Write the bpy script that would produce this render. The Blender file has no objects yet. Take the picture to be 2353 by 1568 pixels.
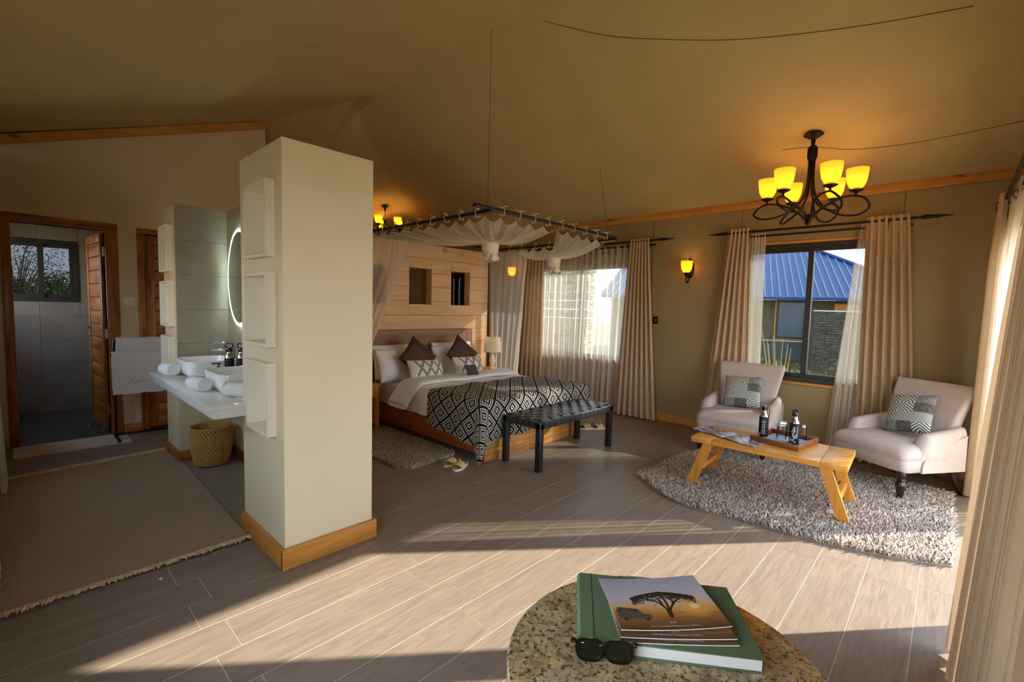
import bpy, bmesh, math, random
import numpy as np
from mathutils import Vector, Matrix
PI = math.pi
SC = bpy.context.scene
COL = SC.collection
rnd = random.Random(7)

# ------------------------------------------------------------------ camera
def cam_matrix(yaw, pitch, roll, loc):
    cy, sy, cp, sp = math.cos(yaw), math.sin(yaw), math.cos(pitch), math.sin(pitch)
    f = Vector((cy*cp, sy*cp, sp)); r = Vector((sy, -cy, 0)); u = r.cross(f)
    cr, sr = math.cos(roll), math.sin(roll)
    r2 = cr*r + sr*u; u2 = -sr*r + cr*u
    m = Matrix.Identity(4)
    for i in range(3):
        m[i][0] = r2[i]; m[i][1] = u2[i]; m[i][2] = -f[i]; m[i][3] = loc[i]
    return m
cd = bpy.data.cameras.new('camera')
cd.sensor_width = 36.0
cd.lens = 36.0*1072.16/2353.0
cd.clip_start = 0.02; cd.clip_end = 400
cam = bpy.data.objects.new('camera', cd); COL.objects.link(cam)
cam.matrix_world = cam_matrix(math.radians(43.273), math.radians(-4.1266), math.radians(1.4995), (0, 0, 1.5))
SC.camera = cam

# ------------------------------------------------------------------ sky, sun, exposure
W = bpy.data.worlds.new('sky'); SC.world = W; W.use_nodes = True
nt = W.node_tree; nt.nodes.clear()
wo = nt.nodes.new('ShaderNodeOutputWorld'); bg = nt.nodes.new('ShaderNodeBackground')
tc = nt.nodes.new('ShaderNodeTexCoord'); sx = nt.nodes.new('ShaderNodeSeparateXYZ'); cr_ = nt.nodes.new('ShaderNodeValToRGB')
nt.links.new(tc.outputs['Generated'], sx.inputs[0]); nt.links.new(sx.outputs['Z'], cr_.inputs[0])
cr_.color_ramp.elements[0].position = 0.0; cr_.color_ramp.elements[0].color = (0.91, 0.94, 0.97, 1)
cr_.color_ramp.elements[1].position = 1.0; cr_.color_ramp.elements[1].color = (0.40, 0.58, 0.90, 1)
e = cr_.color_ramp.elements.new(0.35); e.color = (0.70, 0.82, 0.97, 1)
nt.links.new(cr_.outputs[0], bg.inputs[0]); bg.inputs[1].default_value = 5.5
nt.links.new(bg.outputs[0], wo.inputs[0])
SUN_EL = math.radians(25.0)
sd = bpy.data.lights.new('sun', 'SUN'); sd.energy = 13.5; sd.angle = math.radians(0.6); sd.color = (1.0, 0.92, 0.80)
sun = bpy.data.objects.new('sun', sd); COL.objects.link(sun)
SUN_DIR = Vector((-0.76*math.cos(SUN_EL), 0.65*math.cos(SUN_EL), -math.sin(SUN_EL))).normalized()
sun.rotation_euler = SUN_DIR.to_track_quat('-Z', 'Y').to_euler()
sun.location = (20, -18, 12)
SC.view_settings.view_transform = 'Standard'; SC.view_settings.look = 'None'
SC.view_settings.exposure = 0.28; SC.view_settings.gamma = 1.0
SC.view_settings.use_curve_mapping = False
SC.cycles.transparent_max_bounces = 24
SC.cycles.max_bounces = 10; SC.cycles.diffuse_bounces = 6
SC.cycles.sample_clamp_indirect = 6.0
SC.cycles.caustics_reflective = False; SC.cycles.caustics_refractive = False

# ------------------------------------------------------------------ mesh helpers
class MB:
    def __init__(s, xf=None):
        s.v = []; s.f = []; s.uv = []; s.xf = xf; s.has_uv = False
    def add(s, vs, fs, uvs=None):
        n = len(s.v)
        if s.xf is not None: vs = [tuple(s.xf @ Vector(p)) for p in vs]
        s.v += [tuple(p) for p in vs]; s.f += [tuple(i+n for i in q) for q in fs]
        if uvs is not None: s.has_uv = True; s.uv += list(uvs)
        else: s.uv += [(0.0, 0.0)]*len(vs)
        return s
    def box(s, x0, y0, z0, x1, y1, z1):
        return s.add([(x0,y0,z0),(x1,y0,z0),(x1,y1,z0),(x0,y1,z0),(x0,y0,z1),(x1,y0,z1),(x1,y1,z1),(x0,y1,z1)],
                     [(0,3,2,1),(4,5,6,7),(0,1,5,4),(1,2,6,5),(2,3,7,6),(3,0,4,7)])
    def rbox(s, x0, y0, z0, x1, y1, z1, r=0.01, seg=2):
        bm = bmesh.new()
        bmesh.ops.create_cube(bm, size=1.0)
        for v in bm.verts:
            v.co = ((x0+x1)/2+v.co.x*(x1-x0), (y0+y1)/2+v.co.y*(y1-y0), (z0+z1)/2+v.co.z*(z1-z0))
        r = min(r, 0.49*min(abs(x1-x0), abs(y1-y0), abs(z1-z0)))
        bmesh.ops.bevel(bm, geom=list(bm.edges), offset=r, segments=seg, profile=0.5, affect='EDGES')
        bm.verts.index_update()
        vs = [tuple(v.co) for v in bm.verts]; fs = [tuple(v.index for v in f.verts) for f in bm.faces]
        bm.free(); return s.add(vs, fs)
    def loft(s, rings, cap=True, loop=True):
        n = len(rings[0]); vs = [p for r in rings for p in r]; fs = []
        for i in range(len(rings)-1):
            for j in range(n if loop else n-1):
                k = (j+1) % n
                fs.append((i*n+j, i*n+k, (i+1)*n+k, (i+1)*n+j))
        if cap:
            fs.append(tuple(range(n-1, -1, -1))); fs.append(tuple((len(rings)-1)*n+j for j in range(n)))
        return s.add(vs, fs)
    def tube(s, pts, r=0.01, seg=8, closed=False, cap=True):
        pts = [Vector(p) for p in pts]; n = len(pts); rr = r if isinstance(r, (list, tuple)) else [r]*n
        rings = []; prev = None
        for i, p in enumerate(pts):
            if closed: t = pts[(i+1) % n]-pts[i-1]
            else: t = pts[min(i+1, n-1)]-pts[max(i-1, 0)]
            if t.length < 1e-9: t = Vector((0, 0, 1))
            t.normalize()
            if prev is None:
                a = Vector((0, 0, 1)) if abs(t.z) < 0.9 else Vector((1, 0, 0))
                nrm = (a - t*a.dot(t)).normalized()
            else:
                nrm = prev - t*prev.dot(t)
                nrm = nrm.normalized() if nrm.length > 1e-6 else prev
            prev = nrm; b = t.cross(nrm)
            rings.append([p + rr[i]*(math.cos(2*PI*k/seg)*nrm + math.sin(2*PI*k/seg)*b) for k in range(seg)])
        if closed: rings.append(rings[0]); return s.loft(rings, cap=False)
        return s.loft(rings, cap=cap)
    def lathe(s, prof, c=(0, 0, 0), seg=20, cap=True, sx=1.0, sy=1.0):
        rings = [[(c[0]+r*sx*math.cos(2*PI*k/seg), c[1]+r*sy*math.sin(2*PI*k/seg), c[2]+z) for k in range(seg)] for r, z in prof]
        return s.loft(rings, cap=cap)
    def grid(s, nu, nv, fn, uvfn=None):
        vs = []; uv = []; fs = []
        for j in range(nv+1):
            for i in range(nu+1):
                u, v = i/nu, j/nv
                vs.append(tuple(fn(u, v))); uv.append(uvfn(u, v) if uvfn else (u, v))
        for j in range(nv):
            for i in range(nu):
                a = j*(nu+1)+i; fs.append((a, a+1, a+nu+2, a+nu+1))
        return s.add(vs, fs, uv)
    def prism(s, poly, h, axis=2, base=0.0):
        """poly: list of 2-D points in the two other axes, extruded from base to base+h along axis"""
        def P(p, t):
            q = list(p); q.insert(axis, t); return tuple(q)
        n = len(poly)
        vs = [P(p, base) for p in poly]+[P(p, base+h) for p in poly]
        fs = [tuple(range(n-1, -1, -1)), tuple(range(n, 2*n))]+[(i, (i+1) % n, n+(i+1) % n, n+i) for i in range(n)]
        return s.add(vs, fs)
    def build(s, name, mat, parent=None, smooth=None, world=False, loc=None, rz=0.0, stuff=False):
        me = bpy.data.meshes.new(name)
        me.from_pydata(s.v, [], s.f)
        if s.has_uv:
            ul = me.uv_layers.new(name='UVMap')
            idx = np.empty(len(me.loops), dtype=np.int32); me.loops.foreach_get('vertex_index', idx)
            ul.data.foreach_set('uv', np.array(s.uv, dtype=np.float32)[idx].ravel())
        bm = bmesh.new(); bm.from_mesh(me); bmesh.ops.recalc_face_normals(bm, faces=bm.faces); bm.to_mesh(me); bm.free()
        if mat is not None: me.materials.append(mat)
        if smooth is not None:
            me.polygons.foreach_set('use_smooth', [True]*len(me.polygons))
            if smooth < 179: me.set_sharp_from_angle(angle=math.radians(smooth))
        me.update()
        o = bpy.data.objects.new(name, me); COL.objects.link(o)
        if loc is not None: o.location = loc; o.rotation_euler = (0, 0, rz)
        if parent is not None: adopt(o, parent, world)
        if stuff: o['kind'] = 'stuff'
        return o

def world_of(o):
    m = Matrix.LocRotScale(o.location, o.rotation_euler, o.scale)
    return m if o.parent is None else world_of(o.parent) @ o.matrix_parent_inverse @ m
def adopt(o, parent, world=False):
    o.parent = parent
    if world: o.matrix_parent_inverse = world_of(parent).inverted()
def thing(name, label, cat, loc=(0, 0, 0), rz=0.0, group=None):
    o = bpy.data.objects.new(name, None); COL.objects.link(o); o.empty_display_size = 0.05
    o.location = loc; o.rotation_euler = (0, 0, rz); o['label'] = label; o['category'] = cat
    if group: o['group'] = group
    return o
def tag(o, label, cat, group=None, kind=None):
    o['label'] = label; o['category'] = cat
    if group: o['group'] = group
    if kind: o['kind'] = kind
    return o
def struct(o, label=None):
    o['kind'] = 'structure'
    if label: o['label'] = label
    return o
def structroot(name, loc=(0, 0, 0), label=None):
    o = bpy.data.objects.new(name, None); COL.objects.link(o); o.location = loc; o.empty_display_size = 0.05
    return struct(o, label)
def dup(src, name=None, loc=None, rz=None, label=None, group=None, parent=None):
    c = src.copy(); COL.objects.link(c); c.parent = parent
    if name: c.name = name
    if loc is not None: c.location = loc
    if rz is not None: c.rotation_euler = (0, 0, rz)
    if label: c['label'] = label
    if group: c['group'] = group
    for ch in list(src.children):
        d = dup(ch, parent=c); d.matrix_parent_inverse = ch.matrix_parent_inverse.copy()
    return c
def bez(p, n=12):
    """Catmull-Rom through points"""
    p = [Vector(q) for q in p]; out = []
    for i in range(len(p)-1):
        a, b, c, d = p[max(i-1, 0)], p[i], p[i+1], p[min(i+2, len(p)-1)]
        for k in range(n):
            t = k/n
            out.append(0.5*((2*b)+(c-a)*t+(2*a-5*b+4*c-d)*t*t+(3*b-a-3*c+d)*t**3))
    out.append(p[-1]); return out
def lerp(a, b, t): return a+(b-a)*t
def sstep(a, b, x):
    t = max(0.0, min(1.0, (x-a)/(b-a))); return t*t*(3-2*t)
def rrect(w, d, r, n=5, cx=0.0, cy=0.0):
    """rounded rectangle outline, counter-clockwise"""
    out = []; r = min(r, 0.499*w, 0.499*d)
    for (sx_, sy_, a0) in ((1, 1, 0), (-1, 1, 90), (-1, -1, 180), (1, -1, 270)):
        for k in range(n+1):
            a = math.radians(a0+90*k/n)
            out.append((cx+sx_*(w/2-r)+r*math.cos(a), cy+sy_*(d/2-r)+r*math.sin(a)))
    return out

# ------------------------------------------------------------------ materials
def lin(c):
    return tuple((x/255/12.92 if x/255 <= 0.04045 else ((x/255+0.055)/1.055)**2.4) for x in c)
def newmat(name):
    m = bpy.data.materials.new(name); m.use_nodes = True
    nt = m.node_tree; b = nt.nodes['Principled BSDF']; return m, nt, b
def N(nt, t, **kw):
    n = nt.nodes.new('ShaderNode'+t)
    for k, v in kw.items():
        if hasattr(n, k): setattr(n, k, v)
        else: n.inputs[k].default_value = v
    return n
def math_(nt, op, a, b=None, c=None):
    n = nt.nodes.new('ShaderNodeMath'); n.operation = op
    for i, x in enumerate((a, b, c)):
        if x is None: continue
        if isinstance(x, (int, float)): n.inputs[i].default_value = x
        else: nt.links.new(x, n.inputs[i])
    return n.outputs[0]
def mixc(nt, f, a, b):
    n = nt.nodes.new('ShaderNodeMix'); n.data_type = 'RGBA'; n.clamp_factor = True
    for i, x in ((0, f), (6, a), (7, b)):
        if isinstance(x, (int, float)): n.inputs[i].default_value = x
        elif isinstance(x, tuple): n.inputs[i].default_value = (*x[:3], 1)
        else: nt.links.new(x, n.inputs[i])
    return n.outputs[2]
def coords(nt, kind='Object', scale=(1, 1, 1), rand=False, loc=(0, 0, 0)):
    tc = nt.nodes.new('ShaderNodeTexCoord'); mp = nt.nodes.new('ShaderNodeMapping')
    mp.inputs['Scale'].default_value = scale; mp.inputs['Location'].default_value = loc
    out = tc.outputs[kind]
    if rand:
        oi = nt.nodes.new('ShaderNodeObjectInfo'); va = nt.nodes.new('ShaderNodeVectorMath'); va.operation = 'MULTIPLY_ADD'
        cb = nt.nodes.new('ShaderNodeCombineXYZ')
        for i in range(3): nt.links.new(oi.outputs['Random'], cb.inputs[i])
        va.inputs[1].default_value = (17, 31, 23)
        nt.links.new(cb.outputs[0], va.inputs[0]); nt.links.new(out, va.inputs[2]); out = va.outputs[0]
    nt.links.new(out, mp.inputs[0]); return mp.outputs[0]
def noise(nt, vec, scale=5, detail=4, rough=0.55, dist=0.0):
    n = nt.nodes.new('ShaderNodeTexNoise'); n.inputs['Scale'].default_value = scale; n.inputs['Detail'].default_value = detail
    n.inputs['Roughness'].default_value = rough; n.inputs['Distortion'].default_value = dist
    nt.links.new(vec, n.inputs['Vector']); return n.outputs['Fac']
def remap(nt, x, a, b, c=0.0, d=1.0):
    n = nt.nodes.new('ShaderNodeMapRange'); n.inputs[1].default_value = a; n.inputs[2].default_value = b
    n.inputs[3].default_value = c; n.inputs[4].default_value = d; nt.links.new(x, n.inputs[0]); return n.outputs[0]
def bumpto(nt, b, h, strength=0.3, dist=0.005):
    n = nt.nodes.new('ShaderNodeBump'); n.inputs['Strength'].default_value = strength; n.inputs['Distance'].default_value = dist
    nt.links.new(h, n.inputs['Height']); nt.links.new(n.outputs[0], b.inputs['Normal'])
def setspec(b, v): b.inputs['Specular IOR Level'].default_value = v
def plain(name, c, rough=0.6, metal=0.0, spec=0.5, var=0.0, vscale=6.0, bump=0.0, bscale=60.0, stretch=(1, 1, 1), emit=None, es=0.0):
    m, nt, b = newmat(name); base = lin(c)
    b.inputs['Base Color'].default_value = (*base, 1); b.inputs['Roughness'].default_value = rough; b.inputs['Metallic'].default_value = metal
    setspec(b, spec)
    if var > 0:
        f = noise(nt, coords(nt, scale=stretch), vscale, 5)
        lo = tuple(x*(1-var) for x in base); hi = tuple(min(1, x*(1+var)) for x in base)
        nt.links.new(mixc(nt, remap(nt, f, 0.3, 0.7), lo, hi), b.inputs['Base Color'])
    if bump > 0:
        bumpto(nt, b, noise(nt, coords(nt, scale=stretch), bscale, 3), bump)
    if emit: b.inputs['Emission Color'].default_value = (*lin(emit), 1); b.inputs['Emission Strength'].default_value = es
    return m
def wood(name, c1, c2, axis=0, rough=0.5, scale=1.0, knots=0.0, spec=0.4, rand=True):
    """grain runs along axis"""
    m, nt, b = newmat(name)
    st = [9*scale]*3; st[axis] = 0.9*scale
    v = coords(nt, scale=tuple(st), rand=rand)
    n1 = noise(nt, v, 1.6, 4, 0.6, 1.2)
    st2 = [60*scale]*3; st2[axis] = 2.5*scale
    n2 = noise(nt, coords(nt, scale=tuple(st2), rand=rand), 1.5, 2, 0.5)
    f = math_(nt, 'ADD', math_(nt, 'MULTIPLY', n1, 0.7), math_(nt, 'MULTIPLY', n2, 0.3))
    col = mixc(nt, remap(nt, f, 0.32, 0.68), lin(c1), lin(c2))
    if knots > 0:
        vo = nt.nodes.new('ShaderNodeTexVoronoi'); st3 = [5*scale]*3; st3[axis] = 2.6*scale
        nt.links.new(coords(nt, scale=tuple(st3), rand=rand), vo.inputs['Vector']); vo.inputs['Scale'].default_value = 1.0
        k = remap(nt, vo.outputs['Distance'], 0.05, 0.17, knots, 0.0)
        col = mixc(nt, k, col, tuple(x*0.25 for x in lin(c1)))
    nt.links.new(col, b.inputs['Base Color']); b.inputs['Roughness'].default_value = rough; setspec(b, spec)
    bumpto(nt, b, n2, 0.12, 0.002)
    return m
def fabric(name, c, var=0.12, weave=900.0, bump=0.15, trans=0.0, rough=0.9, sheen=0.0, c2=None):
    m, nt, b = newmat(name); base = lin(c)
    v = coords(nt)
    n1 = noise(nt, v, 14, 4); n2 = noise(nt, coords(nt, scale=(1, 1, 0.25)), weave*0.25, 2)
    f = math_(nt, 'ADD', math_(nt, 'MULTIPLY', n1, 0.5), math_(nt, 'MULTIPLY', n2, 0.5))
    lo = tuple(x*(1-var) for x in base) if c2 is None else lin(c2); hi = tuple(min(1, x*(1+var)) for x in base)
    col = mixc(nt, remap(nt, f, 0.35, 0.65), lo, hi)
    nt.links.new(col, b.inputs['Base Color']); b.inputs['Roughness'].default_value = rough; setspec(b, 0.15)
    if sheen: b.inputs['Sheen Weight'].default_value = sheen
    bumpto(nt, b, n2, bump, 0.002)
    if trans > 0:
        t = nt.nodes.new('ShaderNodeBsdfTranslucent'); nt.links.new(col, t.inputs[0])
        mx = nt.nodes.new('ShaderNodeMixShader'); mx.inputs[0].default_value = trans
        nt.links.new(b.outputs[0], mx.inputs[1]); nt.links.new(t.outputs[0], mx.inputs[2])
        nt.links.new(mx.outputs[0], nt.nodes['Material Output'].inputs[0])
    return m
def sheer(name, c, opacity, stripe=0.0, stripes=60.0, trans=0.5):
    m, nt, b = newmat(name); base = lin(c)
    nt.nodes.remove(b)
    d = N(nt, 'BsdfDiffuse'); t = N(nt, 'BsdfTranslucent'); tr = N(nt, 'BsdfTransparent')
    for n_ in (d, t): n_.inputs[0].default_value = (*base, 1)
    m1 = N(nt, 'MixShader'); m1.inputs[0].default_value = trans
    nt.links.new(d.outputs[0], m1.inputs[1]); nt.links.new(t.outputs[0], m1.inputs[2])
    m2 = N(nt, 'MixShader'); nt.links.new(tr.outputs[0], m2.inputs[1]); nt.links.new(m1.outputs[0], m2.inputs[2])
    m2.inputs[0].default_value = opacity
    if stripe > 0:
        uv = nt.nodes.new('ShaderNodeTexCoord'); s_ = nt.nodes.new('ShaderNodeSeparateXYZ'); nt.links.new(uv.outputs['UV'], s_.inputs[0])
        cb = nt.nodes.new('ShaderNodeCombineXYZ'); nt.links.new(math_(nt, 'MULTIPLY', s_.outputs[0], stripes), cb.inputs[0])
        nt.links.new(math_(nt, 'MULTIPLY', s_.outputs[1], 0.6), cb.inputs[1])
        f = noise(nt, cb.outputs[0], 1.0, 2)
        nt.links.new(remap(nt, f, 0.35, 0.65, max(0, opacity-stripe), min(1, opacity+stripe)), m2.inputs[0])
    nt.links.new(m2.outputs[0], nt.nodes['Material Output'].inputs[0])
    return m
def glasspane(name, tint=(1, 1, 1), refl=0.06):
    m, nt, b = newmat(name); nt.nodes.remove(b)
    tr = N(nt, 'BsdfTransparent'); tr.inputs[0].default_value = (*tint, 1)
    g = N(nt, 'BsdfGlossy'); g.inputs['Roughness'].default_value = 0.02; g.inputs[0].default_value = (0.9, 0.95, 1, 1)
    fr = N(nt, 'Fresnel'); fr.inputs[0].default_value = 1.35
    mx = N(nt, 'MixShader'); nt.links.new(fr.outputs[0], mx.inputs[0]); nt.links.new(tr.outputs[0], mx.inputs[1]); nt.links.new(g.outputs[0], mx.inputs[2])
    nt.links.new(mx.outputs[0], nt.nodes['Material Output'].inputs[0])
    return m

M = {}
M['canvas'] = plain('canvas_tan', (190, 168, 116), 0.95, spec=0.1, var=0.05, vscale=2.0, bump=0.12, bscale=500)
M['canvas_wall'] = plain('canvas_olive', (158, 138, 98), 0.95, spec=0.1, var=0.05, vscale=2.0, bump=0.15, bscale=400)
M['plaster'] = plain('plaster_cream', (214, 196, 160), 0.9, spec=0.2, var=0.04, vscale=2.5, bump=0.12, bscale=220)
M['cream'] = plain('paint_cream', (228, 216, 184), 0.55, spec=0.35, var=0.02, vscale=3)
M['white_box'] = plain('board_offwhite', (238, 232, 215), 0.45, spec=0.4, var=0.02, vscale=4)
M['pine_x'] = wood('pine_grain_x', (176, 112, 42), (216, 152, 72), 0, 0.45, knots=0.8)
M['pine_y'] = wood('pine_grain_y', (176, 112, 42), (216, 152, 72), 1, 0.45, knots=0.8)
M['pine_z'] = wood('pine_grain_z', (176, 112, 42), (216, 152, 72), 2, 0.45, knots=0.8)
M['teak_z'] = wood('hardwood_z', (96, 48, 14), (190, 118, 46), 2, 0.35, scale=0.7)
M['teak_x'] = wood('hardwood_x', (96, 48, 14), (190, 118, 46), 0, 0.35, scale=0.7)
M['pale_x'] = wood('pale_pine_x', (218, 168, 118), (242, 202, 156), 0, 0.6, scale=0.8, knots=0.55)
M['grey_x'] = wood('headboard_x', (138, 100, 78), (170, 128, 100), 0, 0.6, scale=0.8, knots=0.3)
M['bed_y'] = wood('bed_y', (130, 62, 18), (176, 96, 36), 1, 0.4, scale=0.8)
M['bed_x'] = wood('bed_x', (150, 88, 34), (226, 164, 92), 0, 0.4, scale=0.6)
M['table_y'] = wood('oak_y', (196, 128, 44), (226, 166, 78), 1, 0.35, scale=0.8)
M['table_z'] = wood('oak_z', (190, 118, 38), (222, 158, 68), 2, 0.35, scale=0.8)
M['table_x'] = wood('oak_x', (196, 128, 44), (226, 166, 78), 0, 0.35, scale=0.8)
M['tray_y'] = wood('tray_y', (104, 54, 26), (152, 88, 48), 1, 0.35)
M['darkwood'] = plain('dark_stained_wood', (44, 22, 18), 0.22, spec=0.6, var=0.25, vscale=12)
M['black_wood'] = plain('black_stained_wood', (30, 30, 32), 0.38, spec=0.5, var=0.2, vscale=20)
M['leather'] = plain('black_leather', (44, 45, 46), 0.33, spec=0.6, var=0.15, vscale=18, bump=0.1, bscale=120)
M['iron'] = plain('dark_iron', (34, 29, 26), 0.45, 0.6, var=0.3, vscale=40, bump=0.2, bscale=90)
M['thread'] = plain('brown_thread', (70, 52, 30), 0.9)
M['black_metal'] = plain('black_metal', (20, 20, 21), 0.4, 0.3)
M['alu'] = plain('window_frame_dark', (48, 44, 42), 0.4, 0.2)
M['chrome'] = plain('chrome', (210, 212, 214), 0.12, 1.0)
M['steel'] = plain('brushed_steel', (178, 168, 158), 0.28, 1.0)
M['ceramic'] = plain('white_ceramic', (240, 240, 238), 0.08, spec=0.6)
M['quartz'] = plain('white_quartz', (234, 234, 230), 0.15, spec=0.5, var=0.02)
M['towel'] = plain('white_terry', (240, 240, 240), 0.95, spec=0.1, bump=0.9, bscale=260)
M['linen'] = plain('white_linen', (248, 247, 246), 0.85, spec=0.15, bump=0.1, bscale=18)
M['chairfab'] = fabric('chair_linen', (192, 178, 170), 0.08)
M['curtain'] = fabric('curtain_linen', (202, 175, 142), 0.07, bump=0.1, trans=0.12)
M['sheer'] = sheer('sheer_voile', (250, 244, 230), 0.62, 0.22, 90.0)
M['net'] = sheer('mosquito_net', (250, 244, 230), 0.58, 0.12, 40.0)
M['net_side'] = sheer('mosquito_net_side', (255, 250, 240), 0.44, 0.10, 26.0)
M['net_knot'] = plain('net_bunched', (238, 230, 210), 0.9, spec=0.1, bump=0.5, bscale=40)
M['amber'] = None
M['pane'] = glasspane('window_glass', (0.56, 0.58, 0.59))  # glass darkened to hold down the brightness outside
M['pane_bath'] = glasspane('window_glass_dimmed', (0.20, 0.215, 0.235))  # darker tint put in to dim the sky behind the shower window
M['pane_clear'] = glasspane('window_glass_clear', (0.76, 0.77, 0.77))
M['mirrorglass'] = plain('mirror_glass', (215, 218, 218), 0.015, 1.0)
M['book_green'] = fabric('book_cloth_green', (104, 124, 92), 0.06, bump=0.15)
M['paper'] = plain('paper_white', (235, 235, 232), 0.7)
M['black_plastic'] = plain('black_plastic', (14, 14, 15), 0.18, spec=0.6)
M['black_matte'] = plain('black_matte', (26, 28, 34), 0.6, spec=0.3)
M['ink'] = plain('black_yarn', (22, 22, 24), 0.9, spec=0.1)
M['print_white'] = plain('white_print', (236, 236, 234), 0.6)
M['print_gold'] = plain('gold_print', (196, 160, 110), 0.6)
M['brass'] = plain('antique_brass', (130, 104, 66), 0.35, 0.9)
M['switch_white'] = plain('switch_white', (228, 224, 212), 0.4)
def amber(name, es):
    m, nt, b = newmat(name); nt.nodes.remove(b)
    t = N(nt, 'BsdfTranslucent'); t.inputs[0].default_value = (*lin((255, 212, 96)), 1)
    d = N(nt, 'BsdfDiffuse'); d.inputs[0].default_value = (*lin((250, 200, 84)), 1)
    em = N(nt, 'Emission'); em.inputs[0].default_value = (*lin((255, 208, 72)), 1); em.inputs[1].default_value = es
    m1 = N(nt, 'MixShader'); m1.inputs[0].default_value = 0.6
    nt.links.new(d.outputs[0], m1.inputs[1]); nt.links.new(t.outputs[0], m1.inputs[2])
    tp = N(nt, 'BsdfTransparent'); tp.inputs[0].default_value = (*lin((255, 226, 140)), 1); m3 = N(nt, 'MixShader'); m3.inputs[0].default_value = 0.28
    nt.links.new(m1.outputs[0], m3.inputs[1]); nt.links.new(tp.outputs[0], m3.inputs[2])
    ad = N(nt, 'AddShader'); nt.links.new(m3.outputs[0], ad.inputs[0]); nt.links.new(em.outputs[0], ad.inputs[1])
    nt.links.new(ad.outputs[0], nt.nodes['Material Output'].inputs[0]); return m
M['amber'] = amber('amber_glass', 0.22)
def bulb_mat():
    m, nt, b = newmat('bulb_glow'); b.inputs['Emission Color'].default_value = (*lin((255, 222, 140)), 1); b.inputs['Emission Strength'].default_value = 10.0
    return m
M['bulb'] = bulb_mat()
def point(name, loc, power, color=(255, 206, 122), r=0.03, parent=None):
    l = bpy.data.lights.new(name, 'POINT'); l.energy = power; l.color = lin(color); l.shadow_soft_size = r
    o = bpy.data.objects.new(name, l); COL.objects.link(o); o.location = loc
    if parent: o.parent = parent
    return o
def floor_mat():
    m, nt, b = newmat('wood_look_tile')
    v = coords(nt, scale=(1.2, 14, 14), rand=True)
    n1 = noise(nt, v, 2.0, 5, 0.62, 1.6)
    n2 = noise(nt, coords(nt, scale=(6, 130, 30), rand=True), 1.6, 3, 0.6)
    f = math_(nt, 'ADD', math_(nt, 'MULTIPLY', n1, 0.6), math_(nt, 'MULTIPLY', n2, 0.4))
    oi = nt.nodes.new('ShaderNodeObjectInfo')
    col = mixc(nt, remap(nt, f, 0.3, 0.7), lin((118, 104, 91)), lin((156, 139, 121)))
    col = mixc(nt, math_(nt, 'MULTIPLY', oi.outputs['Random'], 0.16), col, lin((104, 94, 85)))
    nt.links.new(col, b.inputs['Base Color']); b.inputs['Roughness'].default_value = 0.42; setspec(b, 0.35)
    nt.links.new(remap(nt, n2, 0.3, 0.7, 0.36, 0.5), b.inputs['Roughness'])
    bumpto(nt, b, n2, 0.12, 0.002)
    return m
M['tile_floor'] = floor_mat()
M['grout'] = plain('grout_pale', (214, 202, 182), 0.9)
M['grout_dark'] = plain('grout_grey', (150, 142, 130), 0.9)
M['tile_wall'] = plain('tile_taupe', (156, 144, 130), 0.4, spec=0.45, var=0.14, vscale=3.0)
M['tile_shower'] = plain('tile_shower_grey', (128, 118, 108), 0.4, spec=0.45, var=0.16, vscale=3.0)
M['bath_floor_dim'] = plain('bath_floor_dimmed', (66, 60, 56), 0.4, var=0.15)  # dimness of the shower room painted into a darker floor colour
# ================================================================== THE SETTING
XW, XL, YF, YB, YD = 6.03, -0.35, -0.40, 8.40, 6.62
def holes_boxes(mb, axis, t0, t1, a0, a1, z0, z1, holes):
    A = sorted({a0, a1, *[h[0] for h in holes], *[h[1] for h in holes]}); Z = sorted({z0, z1, *[h[2] for h in holes], *[h[3] for h in holes]})
    A = [a for a in A if a0 <= a <= a1]; Z = [z for z in Z if z0 <= z <= z1]
    for i in range(len(A)-1):
        for j in range(len(Z)-1):
            ca, cz = (A[i]+A[i+1])/2, (Z[j]+Z[j+1])/2
            if any(h[0] < ca < h[1] and h[2] < cz < h[3] for h in holes): continue
            if axis == 0: mb.box(t0, A[i], Z[j], t1, A[i+1], Z[j+1])
            else: mb.box(A[i], t0, Z[j], A[i+1], t1, Z[j+1])
    return mb
# ---- floor of wood-look tiles, every tile its own piece
flo = struct(MB().box(XL, YF, -0.08, XW, YB, -0.0008).build('floor', M['grout']))
proto = None; proto_d = None
PW, PL = 0.2352, 0.935
for k in range(-13, 26):
    ya, yb = 2.626+PW*k, 2.626+PW*(k+1)
    ya2, yb2 = max(ya, YF), min(yb, YB)
    if yb2-ya2 < 0.03: continue
    off = 0.624 if k % 2 == 0 else 0.527
    for j in range(-2, 7):
        xa, xb = max(off+PL*j, XL), min(off+PL*(j+1), XW)
        if xb-xa < 0.03: continue
        if (ya > 6.8 and xa > 1.0) or (ya > 5.6 and xa > 1.6 and xb < 5.0): continue
        if proto is None:
            proto = MB().box(-PL/2+0.0016, -PW/2+0.0016, -0.009, PL/2-0.0016, PW/2-0.0016, 0.0).build('floor_tile', M['tile_floor'], flo)
            t = proto
        else:
            t = proto.copy(); COL.objects.link(t); t.parent = flo
        if ya > 6.5:
            if proto_d is None: proto_d = proto.data.copy(); proto_d.materials.clear(); proto_d.materials.append(M['bath_floor_dim'])
            t.data = proto_d
        t.location = ((xa+xb)/2, (ya2+yb2)/2, 0); t.scale = ((xb-xa)/PL, (yb2-ya2)/PW, 1)

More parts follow.
